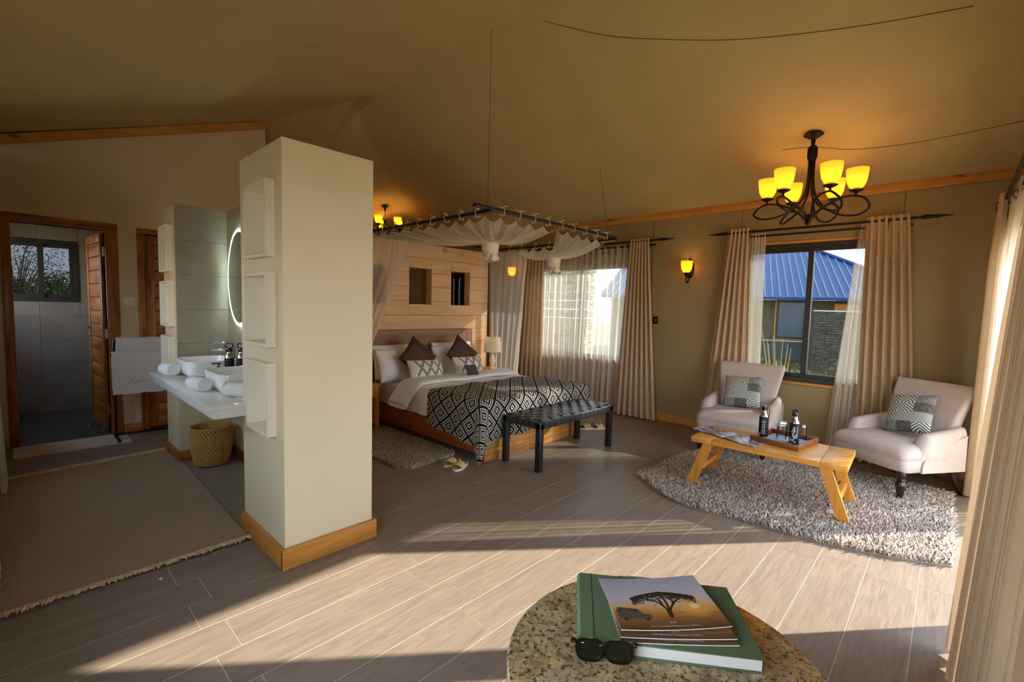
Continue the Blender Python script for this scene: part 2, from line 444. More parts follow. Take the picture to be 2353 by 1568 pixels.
# ---- window wall (right), with three openings
WIN = {1: (3.30, 5.20, 0.72, 2.20), 2: (0.50, 1.88, 0.745, 2.30), 4: (6.95, 7.50, 1.30, 2.15)}
wr = struct(holes_boxes(MB(), 0, XW, XW+0.12, YF, YB, 0, 2.86, list(WIN.values())).build('wall_right', M['canvas_wall']))
for ys in (3.065, 1.924, 0.421):
    MB().box(XW-0.003, ys-0.002, 0.1, XW+0.001, ys+0.002, 2.735).build('seam', M['thread'], wr)
struct(MB().rbox(XW-0.05, YF, 2.735, XW, YB, 2.825, 0.006).build('trim_1', M['pine_y'], None, 40), 'knotty pine rail along the top of the window wall')
struct(MB().rbox(XW-0.02, YF, 0, XW, YB, 0.10, 0.006).build('baseboard_right', M['pine_y'], None, 40))
# ---- bathroom wall with two doorways, top edge under the tent slope
wb = MB()
holes_boxes(wb, 1, YD, YD+0.10, XL, 2.28, 0, 2.32, [(-0.02, 0.665, 0, 2.20), (1.0, 1.72, 0, 2.205)])
wb.prism([(XL, 2.32), (2.28, 2.32), (2.28, 3.79), (XL, 2.86)], 0.10, axis=1, base=YD)
wb.box(2.18, YD+0.10, 0, 2.28, YB, 3.2)
wb = struct(wb.build('wall_bathroom', M['plaster']))
struct(MB().prism([(XL, 2.80), (2.31, 3.718), (2.31, 3.808), (XL, 2.882)], 0.06, axis=1, base=YD-0.06).build('trim_2', M['pine_x']), 'knotty pine rail climbing along the bathroom wall top')
bb = MB()
for a, b in ((0.775, 0.935), (XL, -0.09)): bb.rbox(a, YD-0.02, 0, b, YD, 0.085, 0.005)
struct(bb.build('baseboard_bathroom', M['pine_x'], None, 40))
# ---- left wall, front wall, back wall
wl = MB(); holes_boxes(wl, 0, XL-0.10, XL, YF, YB, 0, 2.86, [(0.1, 1.7, 0.5, 2.1), (3.62, 5.02, 1.25, 1.9), (7.0, 8.1, 1.3, 2.2)])  # first and last openings are unseen, added to brighten the room and shower
struct(wl.build('wall_left', M['canvas_wall']))
wf = MB(); holes_boxes(wf, 1, YF-0.10, YF, XL, XW, 0, 2.75, [(2.72, 3.30, 0, 2.115), (3.45, 4.84, 0, 2.115), (4.95, 5.42, 0, 2.115)])
wf.prism([(XL, 2.75), (XW, 2.75), (XW, 2.84), (2.9, 3.92), (XL, 2.86)], 0.1, axis=1, base=YF-0.10)
struct(wf.build('wall_front', M['canvas_wall']))
wk = MB(); holes_boxes(wk, 1, YB, YB+0.1, XL, XW, 0, 3.6, [(-0.12, 0.575, 1.42, 2.20)])
struct(wk.build('wall_back', M['canvas_wall']))
# ---- shower room: tiled walls and lid
def rect_minus(r, h):
    a0, a1, z0, z1 = r; out = []
    if h is None or h[0] >= a1 or h[1] <= a0 or h[2] >= z1 or h[3] <= z0: return [r]
    if h[0] > a0: out.append((a0, h[0], z0, z1)); a0 = h[0]
    if h[1] < a1: out.append((h[1], a1, z0, z1)); a1 = h[1]
    if h[2] > z0: out.append((a0, a1, z0, h[2]))
    if h[3] < z1: out.append((a0, a1, h[3], z1))
    return [q for q in out if q[1]-q[0] > 0.02 and q[3]-q[2] > 0.02]
sh = MB(); sh.box(0.80, YD+0.1, 0, 0.88, YB, 2.7); sh.box(XL, YD+0.1, 2.62, 2.18, YB, 2.70)
sh = struct(sh.build('wall_shower', M['grout_dark']))
zr = [0.0, 0.335, 0.63, 0.928, 1.227, 1.532, 1.836, 2.143, 2.45, 2.62]
for j in range(len(zr)-1):
    for (a, b) in ((XL, -0.40+0.597), (0.197, 0.797)):
        for q in rect_minus((a, b, zr[j], zr[j+1]), (-0.12, 0.575, 1.42, 2.20)):
            MB().box(q[0]+0.0015, YB-0.012, q[2]+0.0015, q[1]-0.0015, YB-0.001, q[3]-0.0015).build('wall_tile', M['tile_shower'], sh)
    for (a, b) in ((6.73, 7.33), (7.33, 7.93), (7.93, 8.388)):
        MB().box(0.789, a+0.0015, zr[j]+0.0015, 0.80, b-0.0015, zr[j+1]-0.0015).build('wall_tile', M['tile_shower'], sh)

# ---- tent roof lining: ridge along Y, slopes to both eaves, hip at the back
RX, RZ, RS = 2.9, 3.89, 0.3457
CREASE = [((5.06, 0.86), (4.66, -0.1), 0.055, 0.075), ((3.0, 2.62), (5.1, 2.78), 0.016, 0.16), ((3.0, 2.60), (4.3, 1.2), 0.012, 0.12),
          ((2.6, 2.7), (0.2, 4.6), 0.02, 0.25), ((2.85, 5.4), (2.75, 7.4), 0.05, 0.10), ((2.95, 5.4), (3.4, 7.4), 0.03, 0.12), ((2.8, 5.5), (2.35, 7.2), 0.04, 0.1)]
def roof_z(x, y):
    lift = 0.14*sstep(4.6, 6.3, y)
    if x <= RX:
        z = RZ-RS*(RX-x)+lift
        yb = 5.45+(RX-x)*1.887
        if y > yb: z = RZ-RS*(RX-x)+0.14*sstep(4.6, 6.3, yb)-0.55*(y-yb)*min(1, 0.55+0.2*(y-yb)) if x > 2.0 else z
    else:
        z = RZ-RS*(x-RX)
        if y > 5.45: z = min(z, RZ-0.36*(y-5.45))
    sag = 0.02*math.sin(PI*max(0, min(1, (x-RX)/(XW-RX))))*(0.6+0.4*math.cos(y*1.7)) if x > RX else 0.015*math.sin(PI*(RX-x)/3.25)
    z -= sag
    for (a, b, d, w) in CREASE:
        ax, ay = a; bx, by = b; L2 = (bx-ax)**2+(by-ay)**2
        t = ((x-ax)*(bx-ax)+(y-ay)*(by-ay))/L2
        if -0.05 < t < 1.05:
            dist = math.hypot(x-(ax+t*(bx-ax)), y-(ay+t*(by-ay)))
            z -= d*math.exp(-(dist/w)**2)*math.sin(PI*max(0, min(1, t)))
    return z
xs = list(np.linspace(XL-0.08, RX, 46))+list(np.linspace(RX, XW+0.1, 46))[1:]
ys = list(np.linspace(YF-0.08, 5.45, 80))+list(np.linspace(5.45, YB+0.1, 40))[1:]
cm = MB(); cm.grid(len(xs)-1, len(ys)-1, lambda u, v: (xs[round(u*(len(xs)-1))], ys[round(v*(len(ys)-1))], roof_z(xs[round(u*(len(xs)-1))], ys[round(v*(len(ys)-1))])))
ceil = struct(cm.build('ceiling', M['canvas'], None, 11))
for pts in ([(3.03, 2.60), (3.20, 2.40), (3.37, 2.18), (3.54, 1.89), (3.76, 1.46), (3.91, 1.04), (4.04, 0.55), (4.14, 0.04)],
            [(5.17, 1.32), (5.21, 1.07), (5.34, 0.78), (5.39, 0.41), (5.38, 0.08), (5.35, -0.29)]):
    P = bez([(x, y, 0) for x, y in pts], 8)
    MB().tube([(p.x, p.y, roof_z(p.x, p.y)-0.003) for p in P], 0.002, 5).build('seam', M['thread'], ceil, 60)

# ---- thick partition that carries the vanity: two piers and a tiled panel
wm = structroot('wall_middle', (1.25, 4.1, 0))
NZ = ((0.735, 1.152), (1.243, 1.66), (1.745, 2.165))      # three box niches let into each pier
def pier(nm, y0, y1, h, ya, yb, mt):
    mb = MB(); mb.box(1.085, y0, 0, 1.52, y1, h)
    holes_boxes(mb, 0, 0.985, 1.085, y0, y1, 0, h, [(ya, yb, a, b) for a, b in NZ])
    mb.build(nm, M[mt], wm, None, True)
pier('near_pier', 2.63, 3.30, 2.365, 2.74, 3.10, 'cream')
pier('far_pier', 5.097, 5.56, 2.335, 5.18, 5.51, 'plaster')
MB().box(1.41, 3.30, 0, 1.52, 5.097, 2.335).build('panel', M['plaster'], wm, None, True)
zt = [0.852, 1.093, 1.404, 1.717, 2.027, 2.338]
for j in range(5):
    MB().box(0.987, 5.083, zt[j]+0.0015, 1.398, 5.097, zt[j+1]-0.0015).build('wall_tile', M['tile_wall'], wm, None, True)
    for a, b in ((3.30, 3.88), (3.88, 4.482), (4.482, 5.083)):
        MB().box(1.397, a+0.0015, zt[j]+0.0015, 1.41, b-0.0015, zt[j+1]-0.0015).build('wall_tile', M['tile_wall'], wm, None, True)
bm_ = MB(); bm_.rbox(0.962, 2.606, 0, 1.545, 2.63, 0.122, 0.007); 
struct(bm_.build('baseboard_front', M['pine_x'], None, 40))
bm_ = MB(); bm_.rbox(0.962, 2.6065, 0, 0.985, 3.31, 0.1215, 0.007); bm_.rbox(1.52, 2.607, 0, 1.543, 3.31, 0.12, 0.007)
struct(bm_.build('baseboard_middle', M['pine_y'], None, 40))
bm_ = MB(); bm_.rbox(0.965, 5.075, 0, 0.985, 5.56, 0.10, 0.005); bm_.rbox(0.966, 5.076, 0, 1.40, 5.097, 0.10, 0.005); bm_.rbox(1.39, 3.31, 0, 1.41, 5.076, 0.10, 0.005)
struct(bm_.build('baseboard_rear', M['teak_x'], None, 40))

# ---- windows: sliding sashes in dark aluminium
def window(n, Y0, Y1, Z0, Z1, ax=0, base=XW, sgn=1, split=None, wood=True, fw=0.05):
    """ax 0: wall across X, window spans Y; ax 1: wall across Y, window spans X"""
    root = structroot('window_%d' % n, (base, (Y0+Y1)/2, Z0) if ax == 0 else ((Y0+Y1)/2, base, Z0))
    def B(mb, t0, t1, a0, a1, z0, z1, r=0.003):
        t0, t1 = sorted((base+sgn*t0, base+sgn*t1))
        if ax == 0: mb.rbox(t0, a0, z0, t1, a1, z1, r, 1)
        else: mb.rbox(a0, t0, z0, a1, t1, z1, r, 1)
    fr = MB()
    for q in ((Y0, Y1, Z1-fw, Z1), (Y0, Y1, Z0, Z0+fw), (Y0, Y0+fw*0.8, Z0+fw, Z1-fw), (Y1-fw*0.8, Y1, Z0+fw, Z1-fw)): B(fr, 0.005, 0.105, *q)
    fr.build('frame', M['alu'], root, 40, True)
    sp = split if split is not None else (Y0+Y1)/2
    st = 0.055
    for i, (a, b, t0, t1) in enumerate(((Y0+0.03, sp+st/2, 0.03, 0.06), (sp-st/2, Y1-0.03, 0.065, 0.095))):
        z0, z1 = Z0+fw-0.012, Z1-fw+0.012
        sa = MB()
        for q in ((a, b, z1-st, z1), (a, b, z0, z0+st), (a, a+st, z0+st, z1-st), (b-st, b, z0+st, z1-st)): B(sa, t0, t1, *q)
        s_ = sa.build('sash', M['alu'], root, 40, True)
        g = MB(); B(g, (t0+t1)/2-0.002, (t0+t1)/2+0.002, a+st-0.008, b-st+0.008, z0+st-0.008, z1-st+0.008, 0.0005)
        go = g.build('pane', M[{3: 'pane_bath', 1: 'pane_clear'}.get(n, 'pane')], s_, None, True)
    if wood:
        w1 = MB(); B(w1, -0.012, 0.0, Y0-0.03, Y1+0.03, Z1, Z1+0.028); w1.build('head_trim', M['pine_y'], root, 40, True)
        w2 = MB(); B(w2, -0.03, 0.0, Y0-0.03, Y1+0.03, Z0-0.03, Z0); w2.build('sill_trim', M['pine_y'], root, 40, True)
    return root
window(1, *WIN[1]); window(2, *WIN[2], split=1.19); window(4, *WIN[4], wood=False)
window(3, -0.12, 0.575, 1.42, 2.20, ax=1, base=YB-0.03, split=0.225, wood=False)

# ---- shower door, standing open, and closet door
def panel_door(root, w, h, n, matf, x0=0.0):
    """leaf in local x (0..w), face to -y"""
    fr = MB(); st = 0.085
    fr.rbox(0, -0.02, 0, st, 0.02, h, 0.004); fr.rbox(w-st, -0.02, 0, w, 0.02, h, 0.004)
    fr.rbox(st, -0.02, 0, w-st, 0.02, 0.12, 0.004); fr.rbox(st, -0.02, h-0.09, w-st, 0.02, h, 0.004)
    leaf = fr.build('leaf', M['teak_z'], root, 40)
    hh = (h-0.21)/n
    p0 = None
    for i in range(n):
        if p0 is None:
            p0 = MB().rbox(st, -0.014, 0.002, w-st, 0.014, hh-0.004, 0.006).build('panel', M['teak_x'], leaf, 40); p = p0
        else: p = p0.copy(); COL.objects.link(p); p.parent = leaf
        p.location = (0, 0, 0.12+hh*i)
    return leaf
d1 = structroot('door_1', (0.32, YD, 0))
for nm, b, mt in (('jamb', (-0.09, YD-0.02, 0, -0.02, YD+0.12, 2.20), 'teak_z'), ('jamb', (0.665, YD-0.02, 0, 0.77, YD+0.12, 2.20), 'teak_z'), ('head', (-0.09, YD-0.021, 2.20, 0.77, YD+0.12, 2.28), 'teak_x')):
    MB().rbox(*b, 0.006).build(nm, M[mt], d1, 40, True)
leaf = panel_door(d1, 0.72, 2.165, 13, None)
leaf.location = (0.655-0.32, 0.10, 0.02); leaf.rotation_euler = (0, 0, math.radians(94.5))
hd = MB(xf=Matrix.Translation((0.655, 0.02, 1.12)) @ Matrix.Rotation(math.radians(-90), 4, 'X'))
hd.lathe([(0.024, 0), (0.024, 0.006), (0.01, 0.01), (0.01, 0.05)], (0, 0, 0), 12)
hd.tube([(0, 0, 0.05), (-0.03, 0, 0.055), (-0.11, 0, 0.055)], 0.008, 8)
hd.build('handle', M['chrome'], leaf, 50)
hd = MB(xf=Matrix.Translation((0.655, 0.02, 1.03)) @ Matrix.Rotation(math.radians(-90), 4, 'X')); hd.lathe([(0.018, 0), (0.018, 0.01), (0.008, 0.014), (0.008, 0.03)], (0, 0, 0), 12)
hd.build('lock_rose', M['chrome'], leaf, 50)
for zz in (0.22, 1.05, 1.93):
    MB().box(0.648, YD+0.02, zz, 0.664, YD+0.075, zz+0.10).build('hinge', M['steel'], d1, None, True)
d2 = structroot('door_2', (1.36, YD, 0))
for nm, b, mt in (('jamb', (0.935, YD-0.025, 0, 1.0, YD+0.1, 2.205), 'teak_z'), ('jamb', (1.72, YD-0.025, 0, 1.78, YD+0.1, 2.205), 'teak_z'), ('head', (0.935, YD-0.026, 2.205, 1.78, YD+0.1, 2.265), 'teak_x')):
    MB().rbox(*b, 0.006).build(nm, M[mt], d2, 40, True)
leaf = panel_door(d2, 0.715, 2.18, 13, None); leaf.location = (1.0025-1.36, 0.02, 0.015)

# ---- ground and neighbouring house outside
gm = plain('dry_ground', (186, 168, 132), 0.95, spec=0.1, var=0.25, vscale=1.2)
struct(MB().box(-60, -40, -1.3, 80, 90, -1.1).build('ground', gm))
struct(MB().box(-3.0, -4.5, -0.16, 7.0, -0.50, -0.06).build('deck', plain('deck_wood', (190, 170, 140), 0.7, var=0.2, vscale=4, stretch=(1, 8, 1))))
# ================================================================== OUTSIDE
EH = Vector((0.957, 0.290, 0)); EE = Vector((-0.290, 0.957, 0)); HS = 2.78
EP = Vector((8.823*HS, 1.776*HS, 1.5+0.2845*HS))
def HP(a, u, z): return EP+EE*a+EH*u+Vector((0, 0, z))
hs = thing('neighbour_house', 'neighbouring house with blue ribbed metal roof beyond the sitting area window', 'house', tuple(EP+EH*4+Vector((0, 0, -3.4))))
mroof = plain('roof_blue', (12, 54, 104), 0.45, spec=0.4, var=0.08, vscale=2)
mrib = plain('roof_rib_blue', (92, 116, 142), 0.4, var=0.08)
mstucco = plain('stucco_tan', (92, 80, 60), 0.9, var=0.2, vscale=2)
A0, A1, UP = -4.75, 9.5, 8.4
rf = MB(); rf.add([HP(A0, 0, 0), HP(A1, 0, 0), HP(A1, UP, 0.4*UP), HP(A0+UP*0.5, UP, 0.4*UP), HP(A0, 0, -0.12), HP(A1, 0, -0.12), HP(A1, UP, 0.4*UP-0.12), HP(A0+UP*0.5, UP, 0.4*UP-0.12)],
       [(0, 1, 2, 3), (4, 7, 6, 5), (0, 4, 5, 1), (0, 3, 7, 4), (1, 5, 6, 2), (3, 2, 6, 7)])
rfo = rf.build('roof', mroof, hs, None, True)
rfb = MB(); rfb.add([HP(A0, 0, 0), HP(A0+UP*0.5, UP, 0.4*UP), HP(A0+UP*0.5, 2*UP, 0.4*UP), HP(A0, 2.6*UP, 0)], [(0, 1, 2, 3)])
rfb.build('roof_end', mroof, hs, None, True)
for i in range(46):
    a = A0+0.15+0.31*i
    if a > A1: break
    u1 = min(UP, max(0.1, (a-A0)/0.5))
    MB().add(*(lambda P: (P, [(0, 1, 2, 3), (4, 5, 1, 0), (3, 2, 6, 7), (0, 3, 7, 4), (1, 5, 6, 2)]))([HP(a-0.02, 0, 0.05), HP(a-0.02, u1, 0.4*u1+0.05), HP(a+0.02, u1, 0.4*u1+0.05), HP(a+0.02, 0, 0.05), HP(a-0.03, 0, 0), HP(a-0.03, u1, 0.4*u1), HP(a+0.03, u1, 0.4*u1), HP(a+0.03, 0, 0)])).build('roof_rib', mrib, rfo, None, True)
MB().tube([HP(A0, 0, 0.06), HP(A0+UP*0.5, UP, 0.4*UP+0.06)], 0.09, 6).build('hip_cap', mroof, rfo, None, True)
wl_ = MB(xf=Matrix(((EE.x, EH.x, 0, EP.x), (EE.y, EH.y, 0, EP.y), (0, 0, 1, EP.z), (0, 0, 0, 1))))
wl_.box(A0+0.5, 0.9, -3.6, A1-0.4, 9, -0.1); wl_.build('wall', mstucco, hs, None, True)
HX = wl_.xf
def hbox(nm, m_, par, *b): return MB(xf=HX).box(*b).build(nm, m_, par, None, True)
wf_ = hbox('window', M['alu'], hs, -0.2, 0.84, -1.95, 1.05, 0.9, -0.12)
hbox('pane', plain('house_glass', (60, 74, 92), 0.15, spec=0.6), wf_, -0.1, 0.82, -1.85, 0.95, 0.84, -0.22)
hbox('window_surround', M['pine_x'], hs, -0.26, 0.86, -2.0, 1.11, 0.895, -0.08)
hbox('wood_hatch', M['pine_x'], hs, -2.1, 0.80, -0.62, -1.25, 0.9, -0.25)
hbox('plinth_glass', plain('plinth_teal', (52, 66, 68), 0.4, var=0.2), hs, -0.25, 0.80, -3.0, 1.6, 0.9, -2.05)
hbox('plinth_rail', M['steel'], hs, -0.25, 0.75, -2.08, 1.6, 0.84, -2.02)
def stone_mat(nm, c1, c2, sc):
    m, nt, b = newmat(nm); v = coords(nt, scale=(1, 1, 3.2)); vo = nt.nodes.new('ShaderNodeTexVoronoi'); nt.links.new(v, vo.inputs['Vector']); vo.inputs['Scale'].default_value = sc
    n1 = noise(nt, v, sc*1.5, 4)
    col = mixc(nt, vo.outputs['Color'], lin(c1), lin(c2)); col = mixc(nt, remap(nt, n1, 0.3, 0.7), tuple(x*0.6 for x in lin(c1)), col)
    nt.links.new(col, b.inputs['Base Color']); b.inputs['Roughness'].default_value = 0.9; bumpto(nt, b, vo.outputs['Distance'], 0.8, 0.05); return m
mst = stone_mat('stacked_stone', (74, 70, 62), (112, 106, 96), 5.0)
sw = thing('stone_wall', 'low grey stacked stone wall in front of the neighbouring house', 'wall', tuple(HP(-1.2, -1.4, -3.4)))
for r in range(24):      # courses of split stone, each stone a piece of its own
    a = -2.6-rnd.random()*0.2
    while a < -0.27:
        w_ = rnd.uniform(0.3, 0.6); b_ = min(a+w_, -0.25)
        if b_-a > 0.06:
            MB(xf=HX).box(a, -1.5+rnd.uniform(-0.04, 0.02), -3.1+r*0.103, b_-0.012, -1.2, -3.1+r*0.103+0.092).build('stone', mst, sw, None, True)
        a = b_
hbox('coping', plain('coping_pale', (190, 188, 180), 0.7), sw, -2.65, -1.56, -0.625, -0.22, -1.14, -0.57)
hbox('core', mstucco, sw, -2.6, -1.44, -3.3, -0.27, -1.22, -0.64)
# garden wall seen through the bedroom voile
gw = thing('garden_wall', 'rough pale stone garden wall beyond the bedroom window', 'wall', (8.8, 6.9, -1.1))
mgs = stone_mat('garden_stone', (150, 140, 118), (196, 186, 164), 6.0)
for r in range(18):
    y = 5.98-rnd.random()*0.1
    while y < 7.9:
        w_ = rnd.uniform(0.25, 0.5); b_ = min(y+w_, 7.9)
        if b_-y > 0.05: MB().box(8.7+rnd.uniform(-0.03, 0.03), y, -1.1+r*0.2, 8.95, b_-0.015, -1.1+r*0.2+0.185).build('stone', mgs, gw, None, True)
        y = b_
# plants
mleaf = plain('leaf_green', (76, 98, 40), 0.7, spec=0.2, var=0.35, vscale=30)
mleaf2 = plain('leaf_olive', (92, 98, 54), 0.7, spec=0.2, var=0.3, vscale=9)
mdry = plain('dry_stalk', (190, 164, 104), 0.9, var=0.2, vscale=10)
mbark = plain('bark', (92, 74, 56), 0.9, var=0.3, vscale=9)
def leaves(mb, c, rad, n, size, rg):
    for _ in range(n):
        while True:
            p = Vector((rg.uniform(-1, 1), rg.uniform(-1, 1), rg.uniform(-1, 1)))
            if p.length < 1: break
        p = Vector((c[0]+p.x*rad[0], c[1]+p.y*rad[1], c[2]+p.z*rad[2]))
        d = Vector((rg.gauss(0, 1), rg.gauss(0, 1), rg.gauss(0, 0.7))).normalized(); s_ = d.cross(Vector((rg.gauss(0, 1), rg.gauss(0, 1), rg.gauss(0, 1)))).normalized()
        L = size*rg.uniform(0.6, 1.3)
        mb.add([p, p+d*L*0.5+s_*L*0.22, p+d*L, p+d*L*0.5-s_*L*0.22], [(0, 1, 2, 3)])
def plant(name, label, cat, base, h, parts, size, n, m_, seed, group=None, spread=0.5, tk=1.0):
    rg = random.Random(seed); t = thing(name, label, cat, base, 0, group)
    fo = MB(); tr = MB()
    tr.tube(bez([(0, 0, 0), (0.05*h, 0.02*h, h*0.4), (0, 0, h*0.8)], 4), [0.03*h*tk*(1-k/9) for k in range(9)], 6)
    for k in range(parts):
        a = rg.uniform(0, 2*PI); r_ = rg.uniform(0.1, spread)*h; z = rg.uniform(0.45, 0.95)*h
        tr.tube([(0, 0, h*0.35), (r_*0.6*math.cos(a), r_*0.6*math.sin(a), z*0.85), (r_*math.cos(a), r_*math.sin(a), z)], [0.015*h*tk, 0.01*h*tk, 0.004*h*tk], 5)
        leaves(fo, (r_*math.cos(a), r_*math.sin(a), z), (0.2*h, 0.2*h, 0.10*h), n, size, rg)
    tr.build('trunk', mbark, t, 60); fo.build('foliage', m_, t)
    return t
plant('garden_shrub', 'bright green shrub just under the left pane outside', 'shrub', (9.9, 2.35, -1.1), 1.7, 10, 0.10, 60, mleaf, 3, 'shrubs outside the window', 0.2)
plant('garden_shrub', 'olive shrub at the foot of the stone wall outside', 'shrub', (11.2, 1.35, -1.1), 1.6, 14, 0.09, 80, mleaf2, 4, 'shrubs outside the window', 0.3)
plant('garden_shrub', 'small green shrub left of the window mullion outside', 'shrub', (9.3, 1.62, -1.1), 1.62, 8, 0.09, 60, mleaf, 5, 'shrubs outside the window', 0.18)
dg = thing('dry_grass_clump', 'tall dry grass stalks outside the sitting area window', 'grass', (8.6, 2.02, -1.1))
rg = random.Random(2)
for i in range(16):
    a = rg.uniform(-0.25, 0.25); b_ = rg.uniform(-0.2, 0.25); h_ = rg.uniform(1.7, 2.4)
    MB().tube(bez([(a*0.3, b_*0.3, 0), (a*0.6, b_*0.6, h_*0.6), (a*1.2, b_*1.2, h_)], 4), [0.012, 0.012, 0.011, 0.01, 0.009, 0.008, 0.007, 0.006, 0.004], 4).build('stalk', mdry, dg, 60)
# savanna behind the shower window
mhill = plain('dry_savanna', (140, 118, 68), 0.95, spec=0.1, var=0.35, vscale=0.5)
hm = MB(); hm.grid(40, 10, lambda u, v: (-25+60*u, 24+40*v, -1.1+2.75*sstep(0, 0.5, v)+0.25*math.sin(9*u+3*v)*v+0.15*math.sin(31*u)))
struct(hm.build('hill', mhill, None, 60))
plant('acacia_tree', 'feathery thorn tree behind the left shower window pane', 'tree', (0.0, 26.5, -0.6), 4.6, 26, 0.10, 70, mleaf2, 11, 'trees behind the shower', 0.34, 0.35)
for i, (x, y, h_, lb) in enumerate(((1.12, 29.5, 2.65, 'round dark green bush behind the middle of the shower window'), (1.86, 31, 2.9, 'leafy green bush behind the right shower window pane'), (0.2, 33, 2.7, 'low green bush below the thorn tree'))):
    plant('savanna_bush', lb, 'bush', (x, y, -0.3), h_, 12, 0.15, 80, mleaf, 20+i, 'bushes behind the shower', 0.16, 0.4)

# ================================================================== VANITY CORNER
def box_shelf(y0, y1, z0, z1, label, grp):
    t = thing('box_shelf', label, 'shelf', (0.96, (y0+y1)/2, z0), 0, grp)
    x0, x1, b = 0.937, 1.083, 0.018
    for nm, q in (('top_board', (x0, y0, z1-b, x1, y1, z1)), ('bottom_board', (x0, y0, z0, x1, y1, z0+b)), ('side_board', (x0, y0, z0+b, x1, y0+b, z1-b)), ('side_board', (x0, y1-b, z0+b, x1, y1, z1-b)), ('back_board', (x1-0.012, y0+b, z0+b, x1, y1-b, z1-b))):
        MB().rbox(*q, 0.002, 1).build(nm, M['white_box'], t, 40, True)
    return t
for (za, zb), nm in zip(NZ, ('lowest', 'middle', 'topmost')):
    box_shelf(2.74, 3.10, za, zb, 'white box shelf on the large cream column, %s of its three' % nm, 'box shelves on the cream column')
    box_shelf(5.18, 5.51, za, zb, 'white box shelf on the pier beside the closet door, %s of its three' % nm, 'box shelves on the far pier')
vc = thing('vanity_counter', 'white floating vanity counter between the two piers', 'counter', (1.1, 4.2, 0.76))
mb = MB(); mb.rbox(0.775, 3.22, 0.826, 0.984, 5.08, 0.85, 0.003); mb.rbox(0.984, 3.302, 0.826, 1.395, 5.08, 0.85, 0.003); mb.build('worktop', M['quartz'], vc, 40, True)
MB().rbox(0.80, 3.245, 0.765, 0.82, 5.08, 0.826, 0.002).build('front_apron', M['quartz'], vc, 40, True)
MB().rbox(0.82, 3.245, 0.765, 0.984, 3.265, 0.826, 0.002).build('end_apron', M['quartz'], vc, 40, True)
MB().lathe([(0.02, 0), (0.02, 0.06), (0.03, 0.065), (0.03, 0.10)], (0.97, 3.45, 0.727), 12).build('drain_pipe', M['quartz'], vc, 50, True)
def basin(cx, cy, label):
    t = thing('wash_basin', label, 'basin', (cx, cy, 0.851), 0, 'vessel basins on the vanity')
    R = []
    for (w, d, r, z) in ((0.30, 0.40, 0.05, 0.0), (0.335, 0.435, 0.06, 0.008), (0.36, 0.46, 0.065, 0.04), (0.372, 0.472, 0.06, 0.128), (0.370, 0.470, 0.06, 0.132), (0.352, 0.452, 0.055, 0.130), (0.345, 0.445, 0.055, 0.10), (0.31, 0.41, 0.06, 0.03), (0.26, 0.36, 0.06, 0.02)):
        R.append([(x, y, z) for x, y in rrect(w, d, r, 6)])
    MB().loft(R).build('bowl', M['ceramic'], t, 50)
    MB().lathe([(0.028, 0.021), (0.028, 0.025), (0.012, 0.027)], (0, 0, 0), 14).build('drain', M['chrome'], t, 50)
    return t
basin(1.125, 3.83, 'white rectangular vessel basin nearest the cream column')
basin(1.125, 4.735, 'white rectangular vessel basin farther back beside the rolled towel')
fa = thing('basin_tap', 'chrome single lever tap behind the farther basin', 'tap', (1.345, 4.90, 0.851))
MB().lathe([(0.026, 0), (0.026, 0.008), (0.019, 0.014), (0.018, 0.15), (0.02, 0.17), (0.021, 0.20), (0.014, 0.215)], (0, 0, 0), 16).build('body', M['chrome'], fa, 50)
MB().tube(bez([(0, 0, 0.16), (-0.05, 0, 0.185), (-0.11, 0, 0.19), (-0.16, 0, 0.195)], 6), 0.011, 10).build('spout', M['chrome'], fa, 60)
MB().lathe([(0.013, 0), (0.013, 0.025)], (-0.155, 0, 0.17), 12).build('aerator', M['chrome'], fa, 60)
MB().tube(bez([(0.005, 0, 0.21), (-0.02, 0, 0.245), (-0.07, 0, 0.255), (-0.13, 0, 0.258)], 5), [0.014]*5+[0.011]*5+[0.008]*6, 8).build('lever', M['chrome'], fa, 60)
def pump_bottle(x, y, label):
    t = thing('dispenser_bottle', label, 'bottle', (x, y, 0.851), 0, 'dispenser bottles on the vanity')
    MB().lathe([(0.0, 0), (0.034, 0), (0.036, 0.004), (0.036, 0.16), (0.033, 0.175)], (0, 0, 0), 20).build('sleeve', M['black_matte'], t, 50)
    MB().lathe([(0.0345, 0.155), (0.0345, 0.172), (0.022, 0.205), (0.019, 0.21), (0.019, 0.225)], (0, 0, 0), 20).build('shoulder', M['steel'], t, 50)
    MB().lathe([(0.023, 0.22), (0.024, 0.225), (0.024, 0.25), (0.02, 0.256)], (0, 0, 0), 18).build('cap', M['black_plastic'], t, 50)
    MB().tube([(0.02, 0, 0.252), (0.03, 0, 0.27), (0.02, 0, 0.29), (-0.02, 0, 0.29), (-0.03, 0, 0.27), (-0.02, 0, 0.252)], 0.005, 6).build('carry_loop', M['black_plastic'], t, 60)
    return t
pump_bottle(1.20, 4.355, 'black and steel bottle with carry loop on the vanity, left of the pair')
pump_bottle(1.275, 4.30, 'black and steel bottle with carry loop on the vanity, right of the pair')
